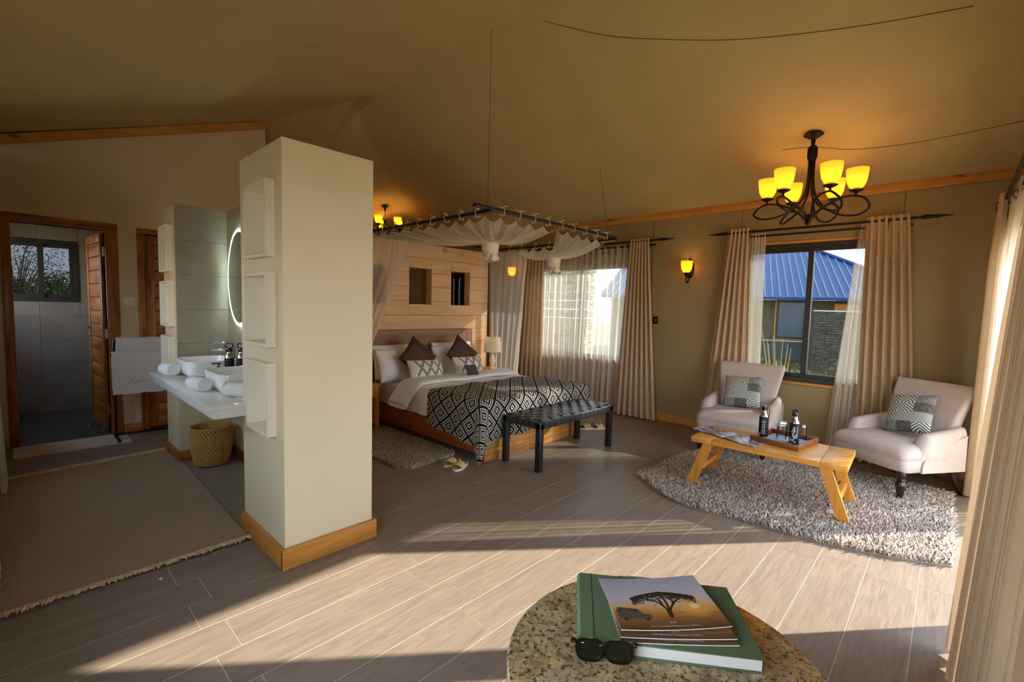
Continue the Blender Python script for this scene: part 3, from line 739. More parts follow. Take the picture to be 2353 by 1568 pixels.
def clearglass():
    m, nt, b = newmat('clear_glass'); b.inputs['Base Color'].default_value = (1, 1, 1, 1); b.inputs['Roughness'].default_value = 0.0
    nt.nodes.remove(b)
    tr = N(nt, 'BsdfTransparent'); tr.inputs[0].default_value = (0.97, 0.98, 0.98, 1); g = N(nt, 'BsdfGlossy'); g.inputs['Roughness'].default_value = 0.03
    lw = N(nt, 'LayerWeight'); lw.inputs[0].default_value = 0.14; mx = N(nt, 'MixShader'); nt.links.new(lw.outputs['Fresnel'], mx.inputs[0])
    nt.links.new(tr.outputs[0], mx.inputs[1]); nt.links.new(g.outputs[0], mx.inputs[2]); nt.links.new(mx.outputs[0], nt.nodes['Material Output'].inputs[0]); return m
M['clear'] = clearglass()
def tumbler(x, y, z, label, grp, h=0.10, r=0.036, upside=False):
    pr_ = [(0.0, 0.0), (r*0.86, 0.0), (r*0.9, 0.004), (r, h), (r-0.003, h), (r*0.84, 0.012), (0.0, 0.012)]
    if upside: pr_ = [(a, h-b) for a, b in pr_]
    o = MB().lathe(pr_, (0, 0, 0), 22, cap=False).build('drinking_glass', M['clear'], None, 40, False, (x, y, z+0.0005)); return tag(o, label, 'glass', grp)
tumbler(1.035, 4.27, 0.85, 'clear drinking glass on the vanity, leftmost beside the near basin', 'glasses on the vanity')
tumbler(1.125, 4.33, 0.85, 'clear drinking glass on the vanity beside the soap pump', 'glasses on the vanity', 0.09)
sp = thing('soap_dispenser', 'small clear soap dispenser with black pump between the basins', 'dispenser', (1.09, 4.235, 0.851))
MB().lathe([(0, 0), (0.03, 0), (0.03, 0.08), (0.014, 0.095), (0.014, 0.105)], (0, 0, 0), 16).build('bottle', M['clear'], sp, 50)
MB().lathe([(0.016, 0.10), (0.016, 0.115), (0.005, 0.118), (0.005, 0.135), (0.018, 0.137), (0.018, 0.145)], (0, 0, 0), 12).build('pump', M['black_plastic'], sp, 50)
MB().tube([(0, 0, 0.141), (-0.05, 0, 0.143)], 0.006, 6).build('nozzle', M['black_plastic'], sp, 60)
def towel_roll(x, y, rz, label, L=0.165, r=0.05):
    t = thing('rolled_towel', label, 'towel', (x, y, 0.851), rz, 'rolled white hand towels on the vanity')
    prof = []
    rings = []
    for k in range(13):
        yy = -L/2+L*k/12; e_ = 1-0.10*abs(2*k/12-1)**3
        rings.append([(r*e_*(1.06)*math.cos(a), yy, r+r*e_*math.sin(a)*0.97+0.003*math.sin(3*a+k)) for a in [2*PI*j/26 for j in range(26)]])
    MB().loft(rings).build('roll', M['towel'], t, 50)
    for s_ in (-1, 1):
        sp_ = [((r*0.93*(1-q/64.0)+0.006)*math.cos(0.26*q), s_*(L/2-0.002), r+(r*0.93*(1-q/64.0)+0.006)*math.sin(0.26*q)*0.97) for q in range(60)]
        MB().tube(sp_, 0.0062, 6).build('spiral_edge', M['towel'], t, 60)
    return t
towel_roll(0.868, 4.80, math.radians(12), 'rolled white towel at the far end of the vanity counter')
towel_roll(0.868, 3.86, math.radians(14), 'rolled white towel in front of the near basin')
towel_roll(1.0, 3.455, math.radians(35), 'rolled white towel half hidden behind the cream column')
om = thing('oval_mirror', 'oval backlit mirror on the tiled vanity wall', 'mirror', (1.372, 4.66, 1.70))
def ell(s_, x, n=56): return [(x, 0.32*s_*math.cos(2*PI*k/n), 0.435*s_*math.sin(2*PI*k/n)) for k in range(n)]
mled = plain('led_ring', (225, 245, 240), 0.5, emit=(225, 250, 244), es=1.5)
mled2 = plain('led_backlight', (235, 250, 246), 0.5, emit=(222, 255, 240), es=16.0)
mb = MB(); mb.loft([ell(0.935, -0.0), ell(0.935, -0.002)]); mb.build('glass', M['mirrorglass'], om, None)
mb = MB(); mb.loft([ell(0.93, -0.0025), ell(1.0, -0.0025), ell(1.0, 0.003), ell(0.93, 0.003)], cap=False); mb.build('light_ring', mled, om, 40)
mb = MB(); mb.loft([ell(0.95, 0.003), ell(0.95, 0.02)]); mb.build('backlight', mled2, om, 40)
MB().box(-0.0032, 0.075, -0.30, -0.0026, 0.09, -0.275).build('touch_button', M['print_white'], om)
# basket under the counter
def basket():
    m, nt, b = newmat('woven_grass')
    tc = nt.nodes.new('ShaderNodeTexCoord'); s_ = nt.nodes.new('ShaderNodeSeparateXYZ'); nt.links.new(tc.outputs['Object'], s_.inputs[0])
    ang = math_(nt, 'ARCTAN2', s_.outputs[1], s_.outputs[0])
    w = math_(nt, 'SINE', math_(nt, 'ADD', math_(nt, 'MULTIPLY', ang, 34), math_(nt, 'MULTIPLY', s_.outputs[2], 150)))
    band = math_(nt, 'GREATER_THAN', math_(nt, 'SINE', math_(nt, 'MULTIPLY', s_.outputs[2], 46)), 0.0)
    w2 = math_(nt, 'SINE', math_(nt, 'MULTIPLY', ang, 90))
    f = math_(nt, 'ADD', math_(nt, 'MULTIPLY', w, band), math_(nt, 'MULTIPLY', w2, 0.35))
    col = mixc(nt, remap(nt, f, -1, 1), lin((150, 104, 44)), lin((214, 170, 92)))
    nt.links.new(col, b.inputs['Base Color']); b.inputs['Roughness'].default_value = 0.8
    bumpto(nt, b, f, 0.7, 0.006)
    t = thing('woven_basket', 'tan woven grass basket under the vanity counter', 'basket', (1.185, 4.86, 0))
    prof = []
    n = 30
    def rad(q): return 0.135+0.033*math.sin(min(1, q*1.35)*PI/2)-0.006*q
    for k in range(n):
        for d_, e_ in ((0.0, 0.0), (0.5, 0.0045)):
            q = (k+d_)/n; prof.append((rad(q)+e_, 0.008+0.335*q))
    prof = [(0.0, 0.004), (0.12, 0.004)]+prof+[(rad(1)-0.004, 0.347), (rad(1)-0.014, 0.343), (rad(0.5)-0.014, 0.17), (0.12, 0.02), (0.0, 0.018)]
    MB().lathe(prof, (0, 0, 0), 48, cap=False).build('body', m, t, 70)
    MB().tube([(rad(1)*math.cos(2*PI*k/40), rad(1)*math.sin(2*PI*k/40), 0.345) for k in range(40)], 0.009, 8, closed=True).build('rim', m, t, 70)
basket()
# ---- script lettering
def ribbon(mb, pts, w, z=0.0, n=8):
    P = bez([(a, b, 0) for a, b in pts], n); vs = []; fs = []
    for i, p in enumerate(P):
        t = (P[min(i+1, len(P)-1)]-P[max(i-1, 0)])
        t = t.normalized() if t.length > 0 else Vector((1, 0, 0))
        nrm = Vector((-t.y, t.x, 0)); q = i/(len(P)-1); ww = w*(0.45+0.55*math.sin(PI*min(1, max(0, q))))
        vs += [p+nrm*ww/2+Vector((0, 0, z)), p-nrm*ww/2+Vector((0, 0, z))]
    for i in range(len(P)-1): fs.append((2*i, 2*i+1, 2*i+3, 2*i+2))
    mb.add(vs, fs)
def karibu(mb, w=0.07):
    """the word Karibu in flowing script, cap height 1, about 3.2 wide"""
    S = [[(-0.25, 0.35), (-0.42, 0.55), (-0.3, 0.78), (0.0, 0.9), (0.35, 0.98), (0.45, 0.95)],
         [(0.40, 1.0), (0.30, 0.7), (0.20, 0.3), (0.05, -0.05), (-0.15, -0.15), (-0.25, -0.02)],
         [(0.95, 1.05), (0.75, 0.85), (0.28, 0.45), (0.55, 0.2), (0.85, -0.12), (1.2, -0.25), (1.5, -0.15)],
         [(1.18, 0.38), (1.02, 0.42), (0.9, 0.22), (0.98, 0.03), (1.14, 0.12), (1.2, 0.4), (1.18, 0.12), (1.28, 0.03)],
         [(1.36, 0.04), (1.42, 0.40), (1.46, 0.28), (1.58, 0.42), (1.66, 0.38)],
         [(1.74, 0.40), (1.72, 0.15), (1.80, 0.03), (1.9, 0.1)],
         [(1.78, 0.56), (1.80, 0.60)],
         [(2.02, 0.85), (1.98, 0.4), (1.99, 0.05), (2.15, 0.03), (2.28, 0.2), (2.2, 0.4), (2.02, 0.28)],
         [(2.42, 0.40), (2.40, 0.12), (2.52, 0.03), (2.66, 0.2), (2.70, 0.40), (2.68, 0.12), (2.78, 0.03), (2.88, 0.1)]]
    for s_ in S: ribbon(mb, s_, w)
    return mb
def text(body, size, m_, parent, xf, align='CENTER', name='lettering', shear=0.0, space=1.0):
    c = bpy.data.curves.new('tmp', 'FONT'); c.body = body; c.size = size; c.align_x = align; c.shear = shear; c.space_character = space
    o = bpy.data.objects.new('tmp', c); COL.objects.link(o)
    dg_ = bpy.context.evaluated_depsgraph_get(); me = bpy.data.meshes.new_from_object(o.evaluated_get(dg_))
    bpy.data.objects.remove(o); bpy.data.curves.remove(c)
    me.name = name; me.transform(xf); me.materials.clear(); me.materials.append(m_)
    o = bpy.data.objects.new(name, me); COL.objects.link(o); o.parent = parent; return o
# ---- towel rack with two towels
tr = thing('towel_rack', 'black metal towel rack standing by the closet door', 'rack', (0.9, 6.32, 0))
for xx in (-0.225, 0.32):
    MB().rbox(xx-0.011, -0.011, 0.03, xx+0.011, 0.011, 0.97, 0.003).build('post', M['black_metal'], tr, 40)
    MB().tube([(xx, 0, 0.93), (xx+0.01, 0.05, 1.03), (xx+0.015, 0.07, 1.04)], 0.012, 8).build('upper_arm', M['black_metal'], tr, 60)
    MB().tube([(xx, 0, 0.90), (xx, -0.06, 0.90), (xx, -0.10, 0.905)], 0.012, 8).build('lower_arm', M['black_metal'], tr, 60)
    MB().rbox(xx-0.014, -0.22, 0.018, xx+0.014, 0.14, 0.038, 0.004).build('foot', M['black_metal'], tr, 40)
    for yy in (-0.2, 0.12): MB().lathe([(0.012, 0), (0.012, 0.02)], (xx, yy, 0), 10).build('caster', M['black_plastic'], tr, 60)
MB().tube([(-0.21, 0.07, 1.04), (0.335, 0.07, 1.04)], 0.011, 8).build('top_rail', M['black_metal'], tr, 60)
MB().tube([(-0.26, -0.10, 0.905), (0.35, -0.10, 0.905)], 0.011, 8).build('lower_rail', M['black_metal'], tr, 60)
MB().rbox(-0.225, -0.01, 0.04, 0.32, 0.01, 0.06, 0.003).build('stretcher', M['black_metal'], tr, 40)
def hung_towel(x0, x1, y, zt, zf, zb, label, th=0.012, lettering=False):
    t = thing('hanging_towel', label, 'towel', ((x0+x1)/2, y, zf), 0, 'white towels on the rack')
    prof = []; r = 0.017
    path = [(-r, zf)]+[(-r, zf+(zt-zf)*k/8) for k in range(1, 9)]+[(r*math.cos(PI-PI*k/8), zt+r*math.sin(PI*k/8)) for k in range(1, 8)]+[(r, zt-(zt-zb)*k/6) for k in range(0, 7)]
    rings = []
    P2 = [Vector((a, b)) for a, b in path]
    out = []
    for i, p in enumerate(P2):
        tg = (P2[min(i+1, len(P2)-1)]-P2[max(i-1, 0)]).normalized(); nn = Vector((-tg.y, tg.x)); out.append((p, nn))
    loop = [p+nn*th for p, nn in out]+[p for p, nn in reversed(out)]
    nx = 14
    for k in range(nx+1):
        x = x0+(x1-x0)*k/nx; e_ = 0.004*math.sin(k*1.7)
        rings.append([(x+0.012*(zt-q.y)*(0.5-k/nx), y+q.x+e_*(zt-q.y)*3, q.y+0.004*math.sin(k*0.9)) for q in loop])
    MB().loft(rings).build('cloth', M['towel'], t, 60, True)
    if lettering:
        xf = Matrix.Translation(((x0+x1)/2-0.085, y-r-th-0.006, zf+0.115)) @ Matrix.Rotation(math.radians(90), 4, 'X') @ Matrix.Scale(0.058, 4)
        karibu(MB(xf=xf), 0.06).build('embroidered_script', M['print_gold'], t, None, True)
    return t
hung_towel(0.70, 1.20, 6.39, 1.045, 0.72, 0.62, 'plain white towel folded over the upper rail of the rack')
hung_towel(0.645, 1.075, 6.22, 0.91, 0.495, 0.55, 'white towel with gold script hanging at the front of the rack', lettering=True)
mt = plain('bath_mat', (214, 200, 188), 0.95, spec=0.1, bump=0.6, bscale=90)
mb = MB(); mb.loft([[(x, y, z) for x, y in rrect(0.85-e_, 0.43-e_, 0.02, 3)] for z, e_ in ((0.001, 0), (0.012, 0), (0.015, 0.01))])
tag(mb.build('bath_mat', mt, None, 50, False, (0.352, 6.315, 0)), 'long pale bath mat lying before the shower doorway', 'mat')
def plate(name, loc, axis, w, h, m_, label, keys=2):
    t = thing(name, label, 'switch', loc)
    if axis == 1:
        MB().rbox(-w/2, -0.012, -h/2, w/2, 0, h/2, 0.003).build('plate', m_, t, 40)
        for k in range(keys): MB().rbox(-w/2+0.008+k*(w-0.016)/keys, -0.016, -h/2+0.01, -w/2+0.005+(k+1)*(w-0.016)/keys, -0.01, h/2-0.01, 0.002).build('rocker', m_, t, 40)
    else:
        MB().rbox(-0.012, -w/2, -h/2, 0, w/2, h/2, 0.003).build('plate', m_, t, 40)
        for k in range(keys): MB().rbox(-0.017, -w/2+0.02, -h/2+0.025, -0.01, w/2-0.02, h/2-0.025, 0.002).build('rocker', M['steel'], t, 40)
plate('light_switch', (0.85, YD-0.0005, 1.453), 1, 0.092, 0.092, M['switch_white'], 'white light switch between the shower door and closet door')
plate('wall_socket', (XW-0.0005, 2.971, 1.376), 0, 0.07, 0.10, M['black_plastic'], 'black wall switch beside the bedroom window curtain', 1)
# shower head behind the doorway
s1 = thing('shower_head', 'chrome shower head at the top left of the shower doorway', 'shower', (-0.345, 7.95, 2.22))
MB().tube(bez([(0, 0, 0), (0.15, 0, 0.03), (0.30, 0, 0.0)], 5), 0.01, 8).build('arm', M['chrome'], s1, 60)
MB().lathe([(0.012, 0.03), (0.02, 0.01), (0.055, -0.012), (0.055, -0.02), (0.0, -0.022)], (0.31, 0, -0.015), 18).build('rose', M['chrome'], s1, 50)
# ================================================================== BEDROOM
# ---- plank partition behind the bed, with three see-through niches
YH = 5.30
hw = structroot('wall_headboard', (3.8, YH, 0))
NICH = [(2.888, 3.253), (3.604, 3.969), (4.32, 4.675)]; NZ0, NZ1 = 1.51, 2.0
rows = [2.33-0.194*k for k in range(13)]
for k in range(12):
    z1, z0 = rows[k], max(rows[k+1], 0.0)
    segs = [(2.55, 5.05, z0, z1)]
    for a, b in NICH:
        segs = [q for s_ in segs for q in rect_minus(s_, (a, b, NZ0, NZ1))]
    for q in segs:
        MB().rbox(q[0], YH, q[2]+0.0015, q[1], YH+0.03, q[3]-0.0015, 0.003, 1).build('plank', M['pale_x'], hw, 40, True)
MB().box(2.545, YH+0.03, 2.30, 5.055, YH+0.09, 2.335).build('cap_rail', M['pale_x'], hw, None, True)
for a, b in NICH:
    fr = MB()
    for q in ((a-0.02, YH+0.03, NZ0-0.02, a, YH+0.12, NZ1+0.02), (b, YH+0.03, NZ0-0.02, b+0.02, YH+0.12, NZ1+0.02), (a, YH+0.03, NZ1, b, YH+0.12, NZ1+0.02), (a, YH+0.03, NZ0-0.02, b, YH+0.12, NZ0)): fr.box(*q)
    fr.build('niche_lining', M['pale_x'], hw, None, True)

# ---- bed
bed = thing('bed', 'double bed with low wooden platform and plank headboard', 'bed', (3.83, 4.2, 0))
BX0, BX1, BY0, BY1 = 3.045, 4.62, 3.205, 5.19
MB().rbox(BX0, BY0, 0.06, BX0+0.04, BY1, 0.27, 0.006).build('side_board', M['bed_y'], bed, 40, True)
MB().rbox(BX1-0.04, BY0, 0.06, BX1, BY1, 0.27, 0.006).build('side_board', M['bed_y'], bed, 40, True)
MB().rbox(BX0-0.002, BY0-0.015, 0.0, BX1+0.002, BY0+0.04, 0.27, 0.006).build('foot_board', M['bed_x'], bed, 40, True)
MB().box(BX0+0.04, BY0+0.04, 0.2, BX1-0.04, BY1, 0.26).build('platform', M['pale_x'], bed, None, True)
for x in (BX0+0.12, BX1-0.22): MB().box(x, BY1-0.3, 0, x+0.1, BY1-0.2, 0.2).build('leg', M['bed_x'], bed, None, True)
MB().rbox(BX0+0.01, BY0+0.02, 0.262, BX1-0.01, BY1, 0.57, 0.06, 3).build('mattress', M['linen'], bed, 50, True)
for k in range(4):
    MB().rbox(2.96, 5.20, 0.32+0.2125*k, 4.655, 5.295, 0.32+0.2125*(k+1)-0.003, 0.004).build('headboard_plank', M['grey_x'], bed, 40, True)
def drape(s0, s1, t0, t1, ztop, xl, xr, yf, r=0.05, amp=0.012, out=0.0, skew=0.0, ns=110, nt_=90, bulge=0.35, freq=26.0):
    """cloth of flat size s0..s1 by t0..t1 laid on a bed top, hanging over xl, xr and the foot yf"""
    def hang(d):
        """arc then straight: returns (outward, down)"""
        if d <= 0: return 0.0, 0.0
        a = d/r
        if a < PI/2: return r*math.sin(a), r*(1-math.cos(a))
        return r, r+(d-r*PI/2)
    def fn(u, v):
        s_, t_ = s0+(s1-s0)*u, t0+(t1-t0)*v
        s_ += skew*(t_-t1)
        ox = max(0, xl-s_); o2 = max(0, s_-xr); oy = max(0, yf-t_)
        sx_ = -1 if ox > 0 else 1; o = max(ox, o2)
        x, y, z = min(max(s_, xl), xr), max(t_, yf), ztop
        if o > 0 and oy > 0:
            h = math.hypot(o, oy); a, d = hang(h); dx, dy = o/h, oy/h
            sw_ = 1+bulge*(min(dx, dy)*1.4)*min(1, h/0.35)*2.0
            x += sx_*(a*dx*sw_+out*h*dx); y -= a*dy*sw_+out*h*dy; z -= d
        elif o > 0:
            a, d = hang(o); k = min(1, d/0.25); x += sx_*(a+out*o+amp*k*math.sin(t_*freq+1.3)+amp*0.6*k*math.sin(t_*freq*0.43)); z -= d
        elif oy > 0:
            a, d = hang(oy); k = min(1, d/0.25); y -= a+out*oy+amp*k*math.sin(s_*freq); z -= d
        else:
            z += 0.006*math.sin(s_*9+t_*5)+0.005*math.sin(s_*17-t_*7)
        return (x, y, max(z, 0.004))
    mb = MB(); mb.grid(ns, nt_, fn, lambda u, v: (s0+(s1-s0)*u, t0+(t1-t0)*v)); return mb
dv = thing('duvet', 'white duvet spread over the mattress under the patterned blanket', 'duvet', (3.83, 4.1, 0.58))
mb = drape(2.74, 4.93, 3.25, 4.50, 0.595, BX0+0.015, BX1-0.015, 3.24, 0.07, 0.012, 0.05, ns=90, nt_=60)
o = mb.build('cover', M['linen'], dv, 70, True)
def foldfn(u, v):
    x = 2.86+1.95*u; a = v*2*PI
    edge = max(0, BX0+0.0-x, x-BX1+0.0)
    yc = 4.42; rx, rz = 0.19, 0.032
    yy = yc+rx*math.copysign(abs(math.cos(a))**0.6, math.cos(a)); zz = 0.625+rz*math.sin(a)+0.006*math.sin(x*8)
    if edge > 0: zz -= edge*0.9+edge*edge*2
    return (x, yy, zz)
mb = MB(); mb.grid(60, 24, foldfn); mb.build('folded_edge', M['linen'], dv, 70, True)

# patterned blanket
def blanket_mat():
    m, nt, b = newmat('diamond_weave')
    tc = nt.nodes.new('ShaderNodeTexCoord'); s_ = nt.nodes.new('ShaderNodeSeparateXYZ'); nt.links.new(tc.outputs['UV'], s_.inputs[0])
    K = 1/0.215
    u = math_(nt, 'MULTIPLY', s_.outputs[0], K); v = math_(nt, 'MULTIPLY', s_.outputs[1], K*0.95)
    p = 40.0   # stepped edges of the weave
    def snap(x): return math_(nt, 'DIVIDE', math_(nt, 'FLOOR', math_(nt, 'MULTIPLY', x, p)), p)
    u, v = snap(u), snap(v)
    a = math_(nt, 'ADD', u, v); c = math_(nt, 'SUBTRACT', u, v)
    def cen(x): return math_(nt, 'ABSOLUTE', math_(nt, 'SUBTRACT', math_(nt, 'FRACT', x), 0.5))
    d = math_(nt, 'MAXIMUM', cen(a), cen(c))     # 0 centre .. 0.5 border
    rp = nt.nodes.new('ShaderNodeValToRGB'); rp.color_ramp.interpolation = 'CONSTANT'
    B, Wc = (0.012, 0.012, 0.016, 1), (*lin((226, 218, 200)), 1)
    el = rp.color_ramp.elements; el[0].position = 0; el[0].color = B; el[1].position = 0.05; el[1].color = Wc
    for pos, cc in ((0.105, B), (0.225, Wc), (0.275, B), (0.355, Wc), (0.405, B)):
        e_ = el.new(pos); e_.color = cc
    nt.links.new(math_(nt, 'MULTIPLY', d, 1.0), rp.inputs[0])
    nt.links.new(rp.outputs[0], b.inputs['Base Color']); b.inputs['Roughness'].default_value = 0.85; setspec(b, 0.2)
    n1 = noise(nt, coords(nt), 400, 2); bumpto(nt, b, n1, 0.25, 0.003)
    return m
mb = drape(2.62, 4.98, 2.78, 3.98, 0.618, BX0-0.02, BX1+0.02, 3.21, 0.075, 0.016, 0.06, skew=0.10, ns=130, nt_=90, freq=15.0)
tag(mb.build('patterned_blanket', blanket_mat(), None, 70), 'black and white diamond patterned blanket over the foot of the bed', 'blanket')

# ---- pillows
def pillow_mesh(w, h, t, n=26, pinch=0.05):
    mb = MB()
    def side(sg):
        def fn(u, v):
            a, b = 2*u-1, 2*v-1
            th = t*0.5*max(0.0, (1-abs(a)**2.6)*(1-abs(b)**2.6))**0.55
            x = w/2*a*(1-pinch*(1-b*b)*abs(a)); y = h/2*b*(1-pinch*(1-a*a)*abs(b))
            return (x, sg*th, y)
        return fn
    mb.grid(n, n, side(-1)); mb.grid(n, n, side(1)); return mb
def pillow(name, label, cat, mat_, w, h, t, loc, tilt, rz=0.0, ry=0.0, grp=None, pinch=0.05):
    """stands upright facing -y, tilted back by tilt, turned rz, rolled ry in its own plane"""
    o = pillow_mesh(w, h, t, pinch=pinch).build(name, mat_, None, 75)
    bm = bmesh.new(); bm.from_mesh(o.data); bmesh.ops.remove_doubles(bm, verts=bm.verts, dist=0.0005); bm.to_mesh(o.data); bm.free()
    o.data.transform(Matrix.Rotation(-tilt, 4, 'X') @ Matrix.Rotation(ry, 4, 'Y'))
    zmin = min(v.co.z for v in o.data.vertices); o.data.transform(Matrix.Translation((0, 0, -zmin)))
    o.location = loc; o.rotation_euler = (0, 0, rz); return tag(o, label, cat, grp)
R = math.radians
pillow('bed_pillow', 'white bed pillow leaning on the headboard, left at the back', 'pillow', M['linen'], 0.72, 0.44, 0.19, (3.30, 5.08, 0.57), R(14), grp='white bed pillows')
pillow('bed_pillow', 'white bed pillow leaning on the headboard, right at the back', 'pillow', M['linen'], 0.72, 0.44, 0.19, (4.20, 5.08, 0.57), R(14), grp='white bed pillows')
pillow('bed_pillow', 'white bed pillow in front of the left brown cushion stack', 'pillow', M['linen'], 0.70, 0.42, 0.20, (3.24, 4.91, 0.57), R(24), R(2), grp='white bed pillows')
pillow('bed_pillow', 'white bed pillow in front of the right back pillow', 'pillow', M['linen'], 0.70, 0.42, 0.20, (4.10, 4.92, 0.57), R(24), R(-2), grp='white bed pillows')
def brown_mat():
    m, nt, b = newmat('brown_cushion'); tc = nt.nodes.new('ShaderNodeTexCoord'); s_ = nt.nodes.new('ShaderNodeSeparateXYZ'); nt.links.new(tc.outputs['UV'], s_.inputs[0])
    dx = math_(nt, 'SUBTRACT', s_.outputs[0], 0.36); dy = math_(nt, 'SUBTRACT', s_.outputs[1], 0.36)
    rr = math_(nt, 'SQRT', math_(nt, 'ADD', math_(nt, 'MULTIPLY', dx, dx), math_(nt, 'MULTIPLY', dy, dy)))
    f = math_(nt, 'GREATER_THAN', math_(nt, 'SINE', math_(nt, 'MULTIPLY', rr, 150)), 0.75)
    f2 = math_(nt, 'MULTIPLY', f, math_(nt, 'LESS_THAN', rr, 0.36))
    nt.links.new(mixc(nt, math_(nt, 'MULTIPLY', f2, 0.5), lin((74, 50, 44)), lin((150, 118, 104))), b.inputs['Base Color']); b.inputs['Roughness'].default_value = 0.9
    return m
mbr = brown_mat()
for x, lb in ((3.345, 'brown square cushion standing on its corner, left on the bed'), (4.055, 'brown square cushion standing on its corner, right on the bed')):
    pillow('brown_cushion', lb, 'cushion', mbr, 0.40, 0.40, 0.14, (x, 4.72, 0.60), R(22), 0, R(45), 'brown cushions on the bed', 0.08)
def lumbar_mat():
    m, nt, b = newmat('lumbar_zigzag'); tc = nt.nodes.new('ShaderNodeTexCoord'); s_ = nt.nodes.new('ShaderNodeSeparateXYZ'); nt.links.new(tc.outputs['UV'], s_.inputs[0])
    u = math_(nt, 'MULTIPLY', math_(nt, 'SUBTRACT', s_.outputs[0], 0.42), 2.0); v = s_.outputs[1]
    tri = math_(nt, 'ABSOLUTE', math_(nt, 'SUBTRACT', math_(nt, 'MULTIPLY', math_(nt, 'FRACT', math_(nt, 'ADD', u, 0.5)), 2), 1))   # 0..1
    vv = remap(nt, v, 0.12, 0.88)
    d1 = math_(nt, 'ABSOLUTE', math_(nt, 'SUBTRACT', vv, tri)); d2 = math_(nt, 'ABSOLUTE', math_(nt, 'SUBTRACT', vv, math_(nt, 'SUBTRACT', 1.0, tri)))
    d = math_(nt, 'MINIMUM', d1, d2)
    inn = math_(nt, 'MULTIPLY', math_(nt, 'GREATER_THAN', v, 0.06), math_(nt, 'GREATER_THAN', s_.outputs[0], 0.16))
    ring = math_(nt, 'MULTIPLY', math_(nt, 'LESS_THAN', d, 0.12), math_(nt, 'GREATER_THAN', d, 0.03))
    nt.links.new(mixc(nt, math_(nt, 'MULTIPLY', ring, inn), lin((226, 222, 206)), lin((20, 20, 22))), b.inputs['Base Color']); b.inputs['Roughness'].default_value = 0.9
    return m
mlu = lumbar_mat()
for x, lb in ((3.36, 'white lumbar cushion with black crossed lines, left on the bed'), (4.04, 'white lumbar cushion with black crossed lines, right on the bed')):
    pillow('lumbar_cushion', lb, 'cushion', mlu, 0.50, 0.25, 0.13, (x, 4.57, 0.61), R(28), 0, R(2), 'lumbar cushions on the bed', 0.04)
cd_ = thing('welcome_card', 'dark grey card with pale script propped on the folded duvet', 'card', (3.80, 4.21, 0.665), R(-18))
cx = Matrix.Rotation(R(-48), 4, 'X')
MB(xf=cx).rbox(-0.075, -0.0015, 0, 0.075, 0.0015, 0.16, 0.001, 1).build('sheet', plain('card_grey', (72, 74, 76), 0.6), cd_)
karibu(MB(xf=cx @ Matrix.Translation((-0.03, -0.0022, 0.10)) @ Matrix.Rotation(R(90), 4, 'X') @ Matrix.Scale(0.028, 4)), 0.07).build('script', M['print_gold'], cd_)
for k in range(3): MB(xf=cx).box(-0.04+k*0.03, -0.0022, 0.045, -0.025+k*0.03, -0.0018, 0.051).build('printed_mark', M['print_gold'], cd_)

# ---- bedside tables and lamp
def nightstand(x0, x1, label):
    t = thing('bedside_table', label, 'table', ((x0+x1)/2, 5.06, 0), 0, 'bedside tables')
    MB().rbox(x0, 4.86, 0.53, x1, 5.28, 0.565, 0.004).build('top', M['table_x'], t, 40, True)
    for x in (x0+0.015, x1-0.065):
        for y in (4.875, 5.21): MB().rbox(x, y, 0, x+0.05, y+0.05, 0.53, 0.004).build('leg', M['table_z'], t, 40, True)
    dr = MB().rbox(x0+0.065, 4.885, 0.40, x1-0.065, 5.25, 0.53, 0.003).build('drawer', M['table_x'], t, 40, True)
    MB().lathe([(0.008, 0), (0.014, 0.012), (0.010, 0.02)], ((x0+x1)/2, 4.87, 0.46), 10).build('knob', M['brass'], dr, 50, True)
    MB().rbox(x0+0.03, 4.89, 0.10, x1-0.03, 5.25, 0.12, 0.003).build('shelf', M['table_x'], t, 40, True)
    return t
nightstand(2.52, 2.93, 'pale wooden bedside table half hidden behind the cream column')
nightstand(4.72, 5.13, 'pale wooden bedside table under the table lamp')
lp = thing('table_lamp', 'table lamp with white drum shade beside the bed', 'lamp', (4.925, 5.04, 0.566))
MB().lathe([(0, 0), (0.05, 0), (0.05, 0.012), (0.02, 0.03), (0.03, 0.07), (0.045, 0.12), (0.03, 0.18), (0.012, 0.21), (0.008, 0.27)], (0, 0, 0), 20).build('base', M['cream'], lp, 50)
msh = sheer('lamp_shade_linen', (246, 238, 222), 1.0, 0, 1, 0.6)
MB().loft([[(r_*math.cos(2*PI*k/30), r_*math.sin(2*PI*k/30), z) for k in range(30)] for r_, z in ((0.135, 0.255), (0.118, 0.475), (0.116, 0.475), (0.133, 0.257))], cap=False).build('shade', msh, lp, 60)

# ---- four-poster frame hung on wires, with net
cf = thing('canopy_frame', 'black wooden canopy frame hanging on wires above the bed', 'canopy', (3.92, 4.1, 2.33))
CX0, CX1, CY0, CY1, CZ = 2.90, 4.95, 3.07, 5.20, 2.345
for b_ in ((CX0-0.022, 3.02, CZ-0.015, CX0+0.022, CY1+0.05, CZ+0.015), (CX1-0.022, 3.0, CZ-0.015, CX1+0.022, CY1+0.05, CZ+0.015)): MB().rbox(*b_, 0.003).build('side_beam', M['black_wood'], cf, 40, True)
MB().rbox(2.74, CY0-0.022, CZ+0.015, 5.06, CY0+0.022, CZ+0.045, 0.003).build('foot_beam', M['black_wood'], cf, 40, True)
MB().rbox(2.74, CY1-0.022, CZ+0.015, 5.06, CY1+0.022, CZ+0.045, 0.003).build('head_beam', M['black_wood'], cf, 40, True)
for (x, y) in ((CX0, CY0), (4.9, CY0)):
    xt, yt = (RX, y) if x < 3 else (4.84, y+0.12)
    MB().tube([(x, y, CZ+0.03), (xt, yt, roof_z(xt, yt))], 0.0022, 5).build('wire', M['thread'], cf, 60, True)
